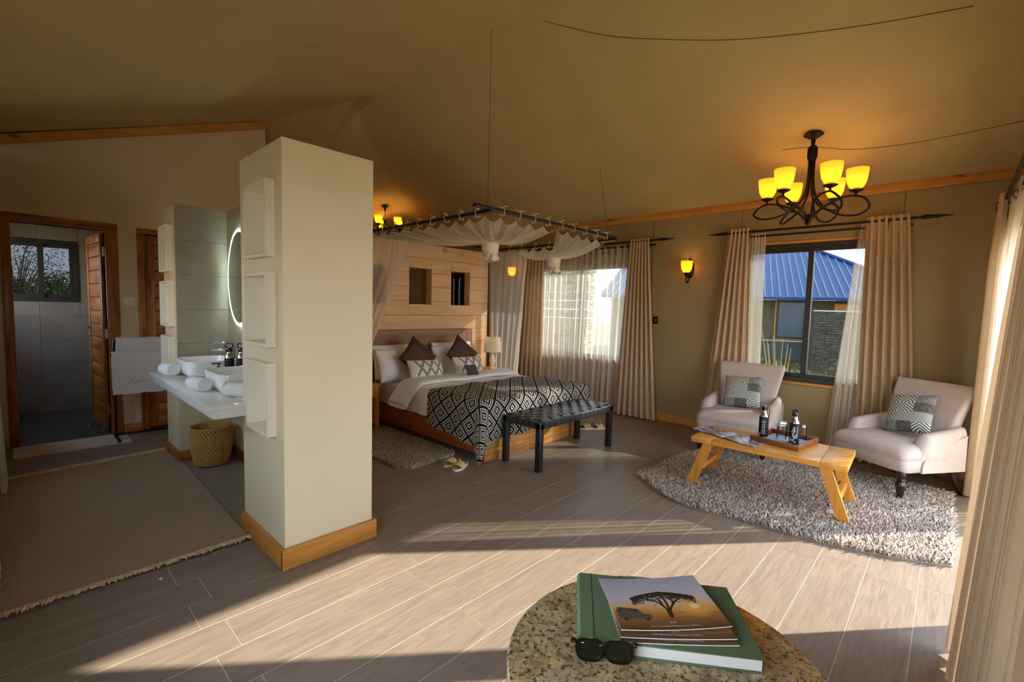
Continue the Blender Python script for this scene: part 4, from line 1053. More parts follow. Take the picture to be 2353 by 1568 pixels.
net = thing('mosquito_net', 'white mosquito net tied in two bundles under the canopy', 'net', (3.92, 4.1, 2.3))
K1, K2 = Vector((3.455, 3.60, 2.17)), Vector((4.53, 3.60, 2.11))
def fan(path, knot, ties, phase, sag=0.05):
    """cloth from a polyline of beam points, gathered at a knot"""
    P = [Vector(p) for p in path]; L = [0]
    for i in range(1, len(P)): L.append(L[-1]+(P[i]-P[i-1]).length)
    def at(q):
        d = q*L[-1]
        for i in range(1, len(P)):
            if d <= L[i] or i == len(P)-1:
                return P[i-1].lerp(P[i], (d-L[i-1])/(L[i]-L[i-1]))
    def fn(u, v):
        e_ = at(u); e_ = e_+Vector((0, 0, -0.055*abs(math.sin(PI*ties*u))*(1-v)))
        inw = Vector((knot.x-e_.x, knot.y-e_.y, 0)); inw.normalize(); e_ += inw*0.05
        k = knot+Vector((0.05*math.cos(u*2*PI+phase), 0.05*math.sin(u*2*PI+phase), 0))
        p = e_.lerp(k, v); p.z += -sag*math.sin(PI*v)+0.02*math.sin(u*55+phase)*math.sin(PI*v)*(0.4+0.6*v)+0.012*math.sin(u*131)*math.sin(PI*v)
        return p
    mb = MB(); mb.grid(150, 22, fn); return mb
zc = CZ-0.02
fan([(CX0, 5.15, zc), (CX0, CY0, zc), (3.98, CY0, zc+0.02)], K1, 14, 0.3).build('gathered_panel', M['net'], net, 70, True)
fan([(3.90, CY0, zc+0.02), (CX1, CY0, zc), (CX1, 4.75, zc)], K2, 13, 1.7).build('gathered_panel', M['net'], net, 70, True)
def knot(c, s_, sd):
    rg = random.Random(sd); mb = MB()
    rings = []
    for i, (r_, z) in enumerate(((0.055, 0.05), (0.075, 0.02), (0.088, -0.02), (0.085, -0.06), (0.075, -0.09), (0.06, -0.115))):
        rings.append([(c.x+r_*s_*(1+0.10*math.sin(5*a+i))*math.cos(a), c.y+r_*s_*(1+0.10*math.cos(4*a+i))*math.sin(a), c.z+z*s_+0.012*math.sin(3*a+i)) for a in [2*PI*j/28 for j in range(28)]])
    mb.loft(rings)
    for j in range(7):      # twisted windings round the bundle
        a0 = rg.uniform(0, 6); zz = 0.03-0.02*j
        mb.tube([(c.x+s_*(0.084-0.002*j)*math.cos(a0+q*0.3), c.y+s_*(0.084-0.002*j)*math.sin(a0+q*0.3), c.z+s_*(zz+0.012*math.sin(q*0.3*1.0+a0))) for q in range(22)], 0.013*s_, 6)
    o = mb.build('knot', M['net_knot'], net, 70, True)
    mb = MB(); rings = []
    for i in range(8):
        q = i/7; rings.append([(c.x+0.02+s_*(0.035+0.045*q)*(1+0.28*math.sin(6*a+sd+i*0.3))*math.cos(a), c.y+s_*(0.035+0.045*q)*(1+0.28*math.sin(5*a))*math.sin(a), c.z-s_*(0.10+0.085*q)+0.014*q*math.sin(4*a)) for a in [2*PI*j/36 for j in range(36)]])
    mb.loft(rings); mb.build('tail', M['net_knot'], o, 70, True)
knot(K1, 1.0, 1); knot(K2, 0.95, 2)
def netpanel(fn, nm='side_drape', nu=60, nv=24): 
    mb = MB(); mb.grid(nu, nv, fn); return mb.build(nm, M['net_side'], net, 70, True)
def ldrape(u, v):
    xr_ = lerp(3.46, 2.86, sstep(0, 1, v)**0.9); xl_ = lerp(2.62, 2.56, v)
    return (lerp(xl_, xr_, u), 5.13+0.03*math.sin(u*38)*(0.4+v), lerp(2.31, 0.60, v))
netpanel(ldrape)
def rdrape(u, v):
    y = lerp(lerp(5.17, 5.12, v), lerp(4.42, 4.60, v), u)
    return (4.95+0.03*math.sin(u*34)*(0.3+0.7*v), y, lerp(2.31, 0.52, v))
netpanel(rdrape)
def ledge(v): return ldrape(1, v)
for f_ in (ldrape, rdrape):
    MB().tube([Vector(f_(0.985+0.01*math.sin(k*0.8), k/20)) for k in range(21)], [0.016+0.018*(k/20) for k in range(21)], 6).build('gathered_hem', sheer('net_hem_%s' % f_.__name__, (246, 240, 226), 0.55), net, 60, True)
tie0 = None
def ties(a, b, n):
    global tie0
    for k in range(n):
        q = (k+0.5)/n; p = Vector(a).lerp(Vector(b), q)
        if tie0 is None:
            mb = MB(); mb.tube([(0.026, 0, -0.045), (0.03, 0, 0.03), (0, 0, 0.05), (-0.03, 0, 0.03), (-0.026, 0, -0.045), (0.026, 0, -0.045)], 0.0045, 5)
            mb.tube(bez([(0, 0, 0.05), (0.03, 0.015, 0.075), (0.05, 0.03, 0.062)], 4), 0.006, 5); mb.tube(bez([(0, 0, 0.05), (-0.02, -0.02, 0.08), (-0.045, -0.03, 0.07)], 4), 0.006, 5)
            for q_ in range(len(mb.v)): mb.v[q_] = (mb.v[q_][0]*0.9, mb.v[q_][1]*0.8, mb.v[q_][2]*(0.62 if mb.v[q_][2] > 0 else 0.8))
            tie0 = mb.build('tie', M['net_knot'], net, 60); o = tie0
        else: o = tie0.copy(); COL.objects.link(o); o.parent = net
        o.location = p-net.location; o.rotation_euler = (rnd.uniform(-0.15, 0.15), rnd.uniform(-0.2, 0.2), math.atan2((Vector(b)-Vector(a)).y, (Vector(b)-Vector(a)).x)+PI/2)
ties((CX0, 5.1, CZ), (CX0, CY0+0.02, CZ), 9); ties((CX0+0.08, CY0, CZ+0.03), (CX1, CY0, CZ+0.03), 9); ties((CX1, CY0+0.1, CZ), (CX1, 5.1, CZ), 8)

# ---- woven leather bench
bn = thing('woven_bench', 'black bench with woven leather seat at the foot of the bed', 'bench', (3.82, 2.89, 0))
X0, X1, Y0_, Y1_, ZT = 3.205, 4.445, 2.64, 3.115, 0.462
for x in (X0, X1-0.055):
    for y in (Y0_, Y1_-0.055): MB().rbox(x, y, 0, x+0.055, y+0.055, ZT-0.004, 0.004).build('leg', M['black_wood'], bn, 40, True)
for b_ in ((X0, Y0_+0.006, ZT-0.065, X1, Y0_+0.05, ZT-0.012), (X0, Y1_-0.05, ZT-0.065, X1, Y1_-0.006, ZT-0.012), (X0+0.006, Y0_, ZT-0.065, X0+0.05, Y1_, ZT-0.012), (X1-0.05, Y0_, ZT-0.065, X1-0.006, Y1_, ZT-0.012)): MB().rbox(*b_, 0.004).build('rail', M['black_wood'], bn, 40, True)
NS, NL = 14, 5      # strips across, strips along
sx0, sx1, sy0, sy1 = X0+0.058, X1-0.058, Y0_+0.058, Y1_-0.058
pw, pl_ = (sx1-sx0)/NS, (sy1-sy0)/NL
def strip(p0, p1, wdir, w, waves, ph, nm, wrap):
    """leather strip from p0 to p1, dipping over and under its crossings, wrapped round the rail at both ends"""
    p0, p1 = Vector(p0), Vector(p1); d = (p1-p0); n = 8*waves; rings = []
    prof = [(p0+Vector((0, 0, -0.062))-d.normalized()*0.004, 0), (p0+Vector((0, 0, -0.01))-d.normalized()*0.005, 0)]
    for i in range(n+1):
        q = i/n; prof.append((p0+d*q+Vector((0, 0, 0.0075*math.sin(PI*(q*waves)+ph*PI)*(1 if 0.02 < q < 0.98 else 0))), 0))
    prof += [(p1+Vector((0, 0, -0.01))+d.normalized()*0.005, 0), (p1+Vector((0, 0, -0.062))+d.normalized()*0.004, 0)]
    wd = Vector(wdir)*w/2
    vs = []
    for p, _ in prof: vs.append([p-wd, p+wd, p+wd-Vector((0, 0, 0.003)), p-wd-Vector((0, 0, 0.003))])
    return MB().loft(vs).build(nm, M['leather'], bn, 40, True)
for i in range(NS):
    x = sx0+pw*(i+0.5); strip((x, Y0_+0.002, ZT+0.002), (x, Y1_-0.002, ZT+0.002), (1, 0, 0), pw-0.006, NL+2, i % 2, 'cross_strip', True)
for j in range(NL):
    y = sy0+pl_*(j+0.5); strip((X0+0.002, y, ZT+0.002), (X1-0.002, y, ZT+0.002), (0, 1, 0), pl_-0.006, NS+2, (j+1) % 2, 'long_strip', True)

# ---- slippers
msole = plain('slipper_sole', (240, 238, 230), 0.8); mband = plain('slipper_towelling', (214, 186, 130), 0.95, bump=0.5, bscale=200); mins = plain('slipper_insole', (196, 164, 108), 0.95, bump=0.4, bscale=200)
def slipper(x, y, rz, label):
    t = thing('slipper', label, 'slipper', (x, y, 0.001), rz, 'towelling slippers beside the bed')
    def outline(s_, z):
        out = []
        for k in range(32):
            a = 2*PI*k/32; l = 0.135*s_; w = (0.052 if math.cos(a) > 0 else 0.046)*s_
            out.append((l*math.cos(a), w*math.sin(a)*(1+0.12*math.cos(a))+0.006*math.cos(a)*math.cos(a), z))
        return out
    MB().loft([outline(0.97, 0), outline(1.0, 0.004), outline(1.0, 0.013), outline(0.95, 0.016)]).build('sole', msole, t, 50)
    MB().loft([outline(0.93, 0.0155), outline(0.93, 0.019)]).build('insole', mins, t, 50)
    mb = MB(); rings = []
    for k in range(9):
        xx = 0.0+0.085*k/8; rings.append([(xx, 0.054*math.cos(PI*j/14), 0.012+(0.052-0.012*k/8)*math.sin(PI*j/14)) for j in range(15)]+[(xx, 0.050*math.cos(PI*j/14), 0.012+(0.047-0.012*k/8)*math.sin(PI*j/14)) for j in range(14, -1, -1)])
    mb.loft(rings).build('band', mband, t, 50)
    return t
slipper(2.80, 3.375, R(200), 'pale towelling slipper left of the bed, partly on the rug')
slipper(2.79, 3.245, R(205), 'pale towelling slipper left of the bed, nearest the blanket corner')
slipper(5.03, 3.14, R(150), 'pale towelling slipper at the right foot of the bed')
slipper(4.90, 3.24, R(150), 'pale towelling slipper at the right, mostly behind the bench leg')

# ---- shaggy rugs
def shag_mat(nm, tones):
    m, nt, b = newmat(nm); at = nt.nodes.new('ShaderNodeAttribute'); at.attribute_name = 'tint'
    rp = nt.nodes.new('ShaderNodeValToRGB'); el = rp.color_ramp.elements
    el[0].color = (*lin(tones[0]), 1); el[1].color = (*lin(tones[-1]), 1)
    for i, c in enumerate(tones[1:-1]): e_ = el.new((i+1)/(len(tones)-1)); e_.color = (*lin(c), 1)
    nt.links.new(at.outputs['Fac'], rp.inputs[0]); nt.links.new(rp.outputs[0], b.inputs['Base Color']); b.inputs['Roughness'].default_value = 0.9; setspec(b, 0.1); return m
def tufts(name, m_, parent, inside, x0, x1, y0, y1, dens, hgt, wid, seed, zbase=0.008):
    rs = np.random.RandomState(seed); n = int((x1-x0)*(y1-y0)*dens)
    x = rs.uniform(x0, x1, n); y = rs.uniform(y0, y1, n); keep = inside(x, y); x, y = x[keep], y[keep]; n = len(x)
    a = rs.uniform(0, 2*PI, n)+np.sin(x*9+y*4)*0.8; lean = rs.uniform(0.3, 1.1, n)*hgt; h = rs.uniform(0.65, 1.15, n)*hgt
    w = wid*rs.uniform(0.7, 1.2, n); th = rs.uniform(0, 2*PI, n)
    V = np.zeros((n, 7, 3), np.float32)
    for lvl, (f_, wr_) in enumerate(((0.0, 0.8), (0.6, 1.0))):
        for k in range(3):
            V[:, lvl*3+k, 0] = x+np.cos(a)*lean*f_**1.5+w*wr_*np.cos(th+2.0944*k); V[:, lvl*3+k, 1] = y+np.sin(a)*lean*f_**1.5+w*wr_*np.sin(th+2.0944*k); V[:, lvl*3+k, 2] = zbase+h*f_
    V[:, 6, 0] = x+np.cos(a)*lean; V[:, 6, 1] = y+np.sin(a)*lean; V[:, 6, 2] = zbase+h
    base = (np.arange(n)*7)[:, None]
    q = np.array([[0, 1, 4, 3], [1, 2, 5, 4], [2, 0, 3, 5]]); tr_ = np.array([[3, 4, 6], [4, 5, 6], [5, 3, 6]])
    Q = (base[:, None, :]+q[None]).reshape(-1, 4); T3 = (base[:, None, :]+tr_[None]).reshape(-1, 3)
    me = bpy.data.meshes.new(name); me.vertices.add(n*7); me.vertices.foreach_set('co', V.ravel())
    nl = Q.size+T3.size; me.loops.add(nl); me.loops.foreach_set('vertex_index', np.concatenate([Q.ravel(), T3.ravel()]).astype(np.int32))
    npoly = len(Q)+len(T3); me.polygons.add(npoly)
    ls = np.concatenate([np.arange(len(Q))*4, Q.size+np.arange(len(T3))*3]).astype(np.int32); me.polygons.foreach_set('loop_start', ls)
    me.update(calc_edges=True); me.validate()
    at = me.attributes.new('tint', 'FLOAT', 'POINT'); at.data.foreach_set('value', np.repeat(rs.uniform(0, 1, n), 7).astype(np.float32))
    me.polygons.foreach_set('use_smooth', np.ones(len(me.polygons), bool))
    me.materials.append(m_); o = bpy.data.objects.new(name, me); COL.objects.link(o); adopt(o, parent, True); o['kind'] = 'stuff'; return o
def poly_inside(P, jit=0.0):
    P = np.array(P)
    def f(x, y):
        c = np.zeros(len(x), bool); j = len(P)-1
        for i in range(len(P)):
            xi, yi = P[i]; xj, yj = P[j]
            c ^= ((yi > y) != (yj > y)) & (x < (xj-xi)*(y-yi)/(yj-yi+1e-12)+xi); j = i
        return c
    return f
def shag_rug(label, poly, m_, dens, hgt, wid, seed):
    cx_ = sum(p[0] for p in poly)/len(poly); cy_ = sum(p[1] for p in poly)/len(poly)
    t = thing('shaggy_rug', label, 'rug', (cx_, cy_, 0))
    MB().prism(poly, 0.009, 2, 0.001).build('backing', plain('rug_backing', (150, 132, 112), 0.95), t, None, True)
    xs_, ys_ = [p[0] for p in poly], [p[1] for p in poly]
    tufts('pile', m_, t, poly_inside(poly), min(xs_), max(xs_), min(ys_), max(ys_), dens, hgt, wid, seed); return t
msg = shag_mat('shag_beige', [(136, 120, 106), (184, 166, 150), (208, 194, 178), (226, 214, 200), (190, 172, 156)])
msg2 = shag_mat('shag_grey', [(140, 122, 106), (190, 172, 152), (226, 212, 192), (180, 160, 140)])
shag_rug('beige shaggy rug beside the left of the bed', [(2.42, 3.50), (2.95, 3.53), (3.0, 3.6), (3.0, 4.92), (2.36, 4.92), (2.33, 3.62)], msg2, 11000, 0.034, 0.0055, 1)
shag_rug('beige shaggy rug on the far right side of the bed', [(4.80, 3.30), (5.30, 3.30), (5.34, 3.4), (5.34, 4.4), (4.78, 4.4)], msg2, 6000, 0.034, 0.006, 2)
front = bez([(3.83, 1.985, 0), (3.62, 1.70, 0), (3.50, 1.40, 0), (3.55, 1.03, 0), (3.575, 0.60, 0), (3.68, 0.22, 0), (3.83, -0.10, 0)], 5)
shag_rug('large beige shaggy rug under the coffee table', [(p.x, p.y) for p in front]+[(5.40, -0.10), (5.45, 0.6), (5.27, 1.82), (4.66, 1.96)], msg, 9500, 0.040, 0.0065, 3)
# ================================================================== CURTAINS AND LAMPS
def curtain(name, label, cat, m_, top, bot, zt, zb, folds, depth, nrm, grp=None, nv=26, heading=0.07, rings=0, ring_r=0.028, phase=0.0, irr=0.0, power=1.0):
    """top/bot: ((x,y),(x,y)) end points of the cloth at head and hem; nrm: direction of the fold depth"""
    t0, t1, b0, b1 = (Vector((*p, 0)) for p in (*top, *bot)); nrm = Vector((*nrm, 0)).normalized()
    t = thing(name, label, cat, tuple(((b0+b1)/2)+Vector((0, 0, zb))), 0, grp)
    def fn(u, v):
        w = v**power
        p = t0.lerp(t1, u).lerp(b0.lerp(b1, u), w)
        d = depth*(0.55+0.45*sstep(0, 0.25, v))
        uu = u+irr*math.sin(u*17+phase)*v/folds*0.25
        o = d*math.sin(2*PI*folds*uu+phase)*(1+0.22*irr*math.sin(u*23+v*3))+0.3*d*irr*math.sin(2*PI*folds*0.37*uu+2*v)
        p = p+nrm*o; p.z = lerp(zt, zb, v)+0.004*math.sin(u*40)*v
        return p
    mb = MB(); mb.grid(max(24, int(folds*12)), nv, fn); mb.build('cloth', m_, t, 80, True)
    if rings:
        tang = (t1-t0).normalized()
        for k in range(rings):
            u = (k+0.5)/rings; c = Vector(fn(u, 0.02)); ax = (tang*0.5+nrm*(0.9 if k % 2 else -0.9)).normalized()
            # ring opening faces along the rod with the pleat's turn
            e1 = Vector((0, 0, 1)); e2 = ax
            MB().tube([c+Vector((0, 0, -0.035))+ring_r*(math.cos(2*PI*q/16)*e1+math.sin(2*PI*q/16)*tang.lerp(nrm, 0.5 if k % 2 else -0.5).normalized()) for q in range(16)], 0.006, 6, closed=True).build('eyelet', M['brass'], t, 60, True)
    return t
GC, GS = 'beige curtains on the window wall', 'cream voile panels on the window wall'
curtain('curtain', 'beige curtain left of the bedroom window, beside the net', 'curtain', M['curtain'], ((5.92, 5.34), (5.92, 4.90)), ((5.90, 5.52), (5.90, 4.86)), 2.40, 0.02, 6, 0.035, (1, 0), GC, rings=0)
curtain('curtain', 'beige curtain right of the bedroom window, beside the wall lamp', 'curtain', M['curtain'], ((5.92, 3.36), (5.92, 3.07)), ((5.88, 3.47), (5.88, 2.84)), 2.485, 0.02, 7, 0.035, (1, 0), GC)
curtain('voile_curtain', 'sheer cream voile drawn across the bedroom window', 'curtain', M['sheer'], ((5.965, 4.95), (5.965, 3.32)), ((5.955, 4.95), (5.955, 3.40)), 2.42, 0.015, 15, 0.028, (1, 0), GS, rings=15, ring_r=0.026, irr=0.8)
curtain('curtain', 'beige curtain left of the sitting area window, behind the left armchair', 'curtain', M['curtain'], ((5.92, 2.03), (5.92, 1.79)), ((5.90, 2.24), (5.90, 1.70)), 2.50, 0.02, 5.5, 0.035, (1, 0), GC)
curtain('voile_curtain', 'narrow cream voile gathered at the left of the sitting area window', 'curtain', M['sheer'], ((5.965, 1.80), (5.965, 1.635)), ((5.955, 1.80), (5.955, 1.58)), 2.435, 0.015, 5, 0.025, (1, 0), GS, irr=0.8)
curtain('curtain', 'beige curtain right of the sitting area window, behind the right armchair', 'curtain', M['curtain'], ((5.92, 0.70), (5.92, 0.365)), ((5.90, 0.66), (5.90, 0.17)), 2.50, 0.02, 6, 0.04, (1, 0), GC)
curtain('voile_curtain', 'cream voile flaring out at the right of the sitting area window', 'curtain', M['sheer'], ((5.965, 0.755), (5.965, 0.60)), ((5.955, 0.93), (5.955, 0.50)), 2.455, 0.012, 6, 0.03, (1, 0), GS, irr=0.8)
# front glazing drapes
curtain('curtain', 'beige curtain gathered at the far end of the front glazing', 'curtain', M['curtain'], ((5.62, -0.225), (5.30, -0.225)), ((5.80, -0.215), (5.40, -0.205)), 2.49, 0.02, 4.5, 0.045, (0, 1), 'curtains on the front glazing', rings=2, ring_r=0.03)
curtain('voile_curtain', 'cream voile between the two beige curtains on the right', 'curtain', M['sheer'], ((5.33, -0.28), (4.55, -0.28)), ((5.40, -0.26), (4.80, -0.26)), 2.46, 0.012, 9, 0.03, (0, 1), 'voile on the front glazing', rings=5, irr=0.6)
curtain('curtain', 'long beige curtain in the right foreground', 'curtain', M['curtain'], ((2.80, -0.238), (1.55, -0.25)), ((2.82, -0.108), (1.35, -0.13)), 2.49, 0.02, 13, 0.032, (0, 1), 'curtains on the front glazing', 40, phase=1.2, irr=0.5)
mgrey = fabric('curtain_grey', (206, 202, 194), 0.06, bump=0.1, trans=0.1)
curtain('curtain', 'pale grey curtain edge at the far left, behind the jute rug', 'curtain', mgrey, ((-0.20, 5.05), (-0.20, 5.45)), ((-0.125, 5.02), (-0.125, 5.5)), 2.3, 0.02, 5, 0.03, (1, 0), 'curtains at the left edge')
curtain('curtain', 'pale grey curtain edge at the far left, beside the fringe of the jute rug', 'curtain', mgrey, ((-0.20, 3.2), (-0.20, 3.6)), ((-0.135, 3.18), (-0.135, 3.65)), 2.3, 0.035, 5, 0.03, (1, 0), 'curtains at the left edge')
def rod(label, p0, p1, z, off2, sgn_axis, finials=True, double=True):
    t = thing('curtain_rod', label, 'rod', ((p0[0]+p1[0])/2, (p0[1]+p1[1])/2, z))
    a, b = Vector((*p0, z)), Vector((*p1, z)); d = (b-a).normalized()
    MB().tube([a, b], 0.0125, 10).build('front_rod', M['black_metal'], t, 60, True)
    if double:
        o = Vector(off2); MB().tube([a+o+d*0.06, b+o-d*0.06], 0.011, 10).build('rear_rod', M['black_metal'], t, 60, True)
    if finials:
        for e_, s_ in ((a, -1), (b, 1)):
            pts = []; rr = []
            for q, r_ in ((0, 0.013), (0.01, 0.022), (0.03, 0.022), (0.045, 0.017), (0.07, 0.02), (0.09, 0.012), (0.10, 0.018), (0.115, 0.018), (0.125, 0.009), (0.16, 0.010), (0.22, 0.003)):
                pts.append(e_+d*s_*q); rr.append(r_)
            MB().tube(pts, rr, 10).build('finial', M['black_metal'], t, 60, True)
    for q in (0.14, 0.86):
        p = a.lerp(b, q); n_ = Vector(sgn_axis)
        mb = MB(); mb.tube([p+Vector((0, 0, 0.02)), p+Vector((0, 0, -0.11))], 0.009, 6); mb.tube([p+Vector((0, 0, -0.03)), p+Vector((0, 0, -0.03))+n_], 0.009, 6)
        mb.build('bracket', M['black_metal'], t, 60, True)
    return t
rod('black double curtain rod above the bedroom window', (5.93, 5.75), (5.93, 2.93), 2.455, (0.035, 0, -0.055), (0.10, 0, 0))
rod('black double curtain rod above the sitting area window', (5.93, 2.06), (5.93, 0.28), 2.455, (0.035, 0, -0.055), (0.10, 0, 0))
rod('dark curtain rod above the front glazing on the right', (5.95, -0.24), (1.9, -0.24), 2.455, (0, -0.04, -0.05), (0, -0.16, 0), False)
SHADE = [(0.026, 0.0), (0.045, 0.012), (0.062, 0.045), (0.070, 0.09), (0.074, 0.135), (0.071, 0.135), (0.067, 0.09), (0.059, 0.047), (0.042, 0.016), (0.0, 0.008)]
def shade(parent, c, s_=1.0, power=2.0):
    o = MB().lathe([(a*s_, b*s_*1.12) for a, b in SHADE], c, 24, cap=False).build('glass_shade', M['amber'], parent, 70)
    MB().lathe([(0.0, 0.03), (0.018, 0.035), (0.022, 0.055), (0.016, 0.075), (0.0, 0.082)], c, 12, cap=False).build('bulb', M['bulb'], o, 70)
    point('bulb_light', (c[0], c[1], c[2]+0.085*s_), power, parent=parent, r=0.05)
    return o
def sconce(y, z, label, power=0.9):
    t = thing('wall_lamp', label, 'lamp', (XW, y, z), 0, 'amber wall lamps')
    mb = MB(); mb.loft([[(-x_, 0.055*s_*math.cos(2*PI*k/28), 0.02+0.125*s_*math.sin(2*PI*k/28)) for k in range(28)] for x_, s_ in ((0.0, 1.0), (0.008, 1.0), (0.014, 0.9), (0.018, 0.7))]); mb.build('back_plate', M['iron'], t, 50)
    MB().tube(bez([(-0.018, 0, 0.08), (-0.05, 0, 0.135), (-0.03, 0, 0.15), (-0.015, 0, 0.12)], 5), 0.007, 8).build('scroll', M['iron'], t, 60)
    MB().tube(bez([(-0.012, 0, 0.0), (-0.02, 0, -0.10), (-0.06, 0, -0.165), (-0.105, 0, -0.135), (-0.11, 0, -0.075)], 6), 0.008, 8).build('arm', M['iron'], t, 60)
    MB().lathe([(0.012, -0.085), (0.028, -0.07), (0.016, -0.058), (0.034, -0.045), (0.03, -0.035)], (-0.11, 0, 0), 16).build('cup', M['iron'], t, 50)
    shade(t, (-0.11, 0, -0.04), 1.0, power); return t
sconce(2.53, 2.04, 'amber glass wall lamp between the two curtained windows')
sconce(5.62, 2.08, 'amber glass wall lamp seen through the mosquito net')
def chandelier(name, label, loc, zt, drop_top, s_, arms, power, chain=False, rot=0.0):
    """loc: centre at height of the lowest finial; zt: ceiling height"""
    t = thing(name, label, 'chandelier', loc)
    H = zt-loc[2]
    MB().lathe([(0.0, H+0.005), (0.075*s_, H+0.0), (0.08*s_, H-0.012), (0.05*s_, H-0.03), (0.018*s_, H-0.05), (0.018*s_, H-0.085)], (0, 0, 0), 20).build('ceiling_rose', M['iron'], t, 50)
    if chain:
        n = int((H-drop_top-0.08)/0.03)
        for k in range(n):
            z = H-0.08-0.03*k; ax = k % 2
            MB().tube([((0.009*math.cos(a) if ax else 0), (0 if ax else 0.009*math.cos(a)), z+0.02*math.sin(a)) for a in [2*PI*q/10 for q in range(10)]], 0.003, 5, closed=True).build('chain_link', M['iron'], t, 60)
    else:
        MB().tube([(0, 0, H-0.08), (0, 0, drop_top)], 0.012*s_, 8).build('stem', M['iron'], t, 60)
        mb = MB(); mb.lathe([(0.018, drop_top+0.10), (0.034, drop_top+0.085), (0.036, drop_top-0.02), (0.03, drop_top-0.04)], (0, 0, 0), 14)
        for k in range(6): mb.tube([(0.037*math.cos(2*PI*q/16), 0.037*math.sin(2*PI*q/16), drop_top+0.07-0.016*k) for q in range(16)], 0.006, 5, closed=True)
        mb.build('collar', M['iron'], t, 50)
    MB().lathe([(0.0, -0.0), (0.012, 0.004), (0.03, 0.03), (0.02, 0.04), (0.05, 0.055), (0.058, 0.06), (0.03, 0.075), (0.02, 0.10)], (0, 0, 0), 16).build('finial', M['iron'], t, 50)
    for k in range(arms):
        a = 2*PI*k/arms+rot; up = 0.0 if k % 2 else 0.0
        ca, sa = math.cos(a), math.sin(a)
        def P(r_, z, tt=0.0): return (r_*ca-tt*sa, r_*sa+tt*ca, z)
        path = [P(0.02, drop_top-0.02), P(0.022, drop_top-0.20), P(0.045, 0.27), P(0.12, 0.155, 0.03), P(0.24, 0.085, 0.07), P(0.37, 0.075, 0.075), P(0.445, 0.125, 0.045), P(0.42, 0.19, 0.0), P(0.345, 0.225, -0.01), P(0.24, 0.215, -0.035), P(0.14, 0.165, -0.03), P(0.06, 0.10), P(0.028, 0.05)]
        path = [(x*s_, y*s_, z if i < 3 else z*s_) for i, (x, y, z) in enumerate(path)]
        ar = MB().tube(bez(path, 7), 0.0095*s_, 7).build('arm', M['iron'], t, 60)
        cx_, cy_ = 0.345*ca*s_, 0.345*sa*s_
        MB().lathe([(0.009, 0.22), (0.009, 0.25), (0.03, 0.258), (0.052, 0.27), (0.056, 0.276), (0.03, 0.285), (0.028, 0.295)], (cx_, cy_, (s_-1)*0.25), 16).build('drip_pan', M['iron'], ar, 50)
        shade(t, (cx_, cy_, 0.283*s_ if s_ < 1 else 0.283), 1.15*s_, power)
    return t
chandelier('chandelier', 'six arm iron chandelier with amber glass shades over the armchairs', (5.03, 1.035, 2.325), roof_z(5.03, 1.035), 0.62, 1.0, 6, 0.8, rot=R(36.4))
chandelier('pendant_chandelier', 'small iron chandelier on a chain behind the bed partition', (4.45, 7.3, 2.62), roof_z(4.45, 7.3), 0.36, 0.8, 5, 1.0, chain=True)

# ================================================================== SITTING AREA
def chair_cushion_mat():
    m, nt, b = newmat('patchwork_print'); tc = nt.nodes.new('ShaderNodeTexCoord'); s_ = nt.nodes.new('ShaderNodeSeparateXYZ'); nt.links.new(tc.outputs['UV'], s_.inputs[0])
    U, V = math_(nt, 'MULTIPLY', s_.outputs[0], 3.0), math_(nt, 'MULTIPLY', s_.outputs[1], 4.0)
    iu, iv = math_(nt, 'FLOOR', U), math_(nt, 'FLOOR', V); fu, fv = math_(nt, 'FRACT', U), math_(nt, 'FRACT', V)
    wn = nt.nodes.new('ShaderNodeTexWhiteNoise'); wn.noise_dimensions = '2D'; cb = nt.nodes.new('ShaderNodeCombineXYZ'); nt.links.new(iu, cb.inputs[0]); nt.links.new(iv, cb.inputs[1]); nt.links.new(cb.outputs[0], wn.inputs['Vector'])
    h = wn.outputs['Value']
    chev = math_(nt, 'ADD', math_(nt, 'MULTIPLY', math_(nt, 'ABSOLUTE', math_(nt, 'SUBTRACT', fu, 0.5)), 0.9), math_(nt, 'MULTIPLY', fv, 0.8))
    s1 = math_(nt, 'GREATER_THAN', math_(nt, 'FRACT', math_(nt, 'MULTIPLY', chev, 4.5)), 0.5)
    n1 = noise(nt, coords(nt, 'UV', (6, 50, 1)), 3, 2); s2 = math_(nt, 'GREATER_THAN', n1, 0.52)
    diag = math_(nt, 'FRACT', math_(nt, 'MULTIPLY', math_(nt, 'ADD', fu, fv), 9)); s3 = math_(nt, 'GREATER_THAN', diag, 0.55)
    n2 = noise(nt, coords(nt, 'UV'), 30, 4)
    light, dark, mid = lin((222, 220, 208)), lin((74, 80, 82)), lin((132, 140, 138))
    cA = mixc(nt, s1, light, lin((70, 78, 80))); cB = mixc(nt, s2, lin((150, 156, 150)), dark); cC = mixc(nt, s3, mid, lin((176, 180, 172))); cD = mixc(nt, remap(nt, n2, 0.35, 0.65), lin((58, 56, 54)), lin((120, 116, 108)))
    c1 = mixc(nt, math_(nt, 'GREATER_THAN', h, 0.55), cA, cC); c2 = mixc(nt, math_(nt, 'GREATER_THAN', h, 0.70), c1, cB); c3 = mixc(nt, math_(nt, 'GREATER_THAN', h, 0.88), c2, cD)
    nt.links.new(c3, b.inputs['Base Color']); b.inputs['Roughness'].default_value = 0.9; setspec(b, 0.15); return m
M['patch'] = chair_cushion_mat()
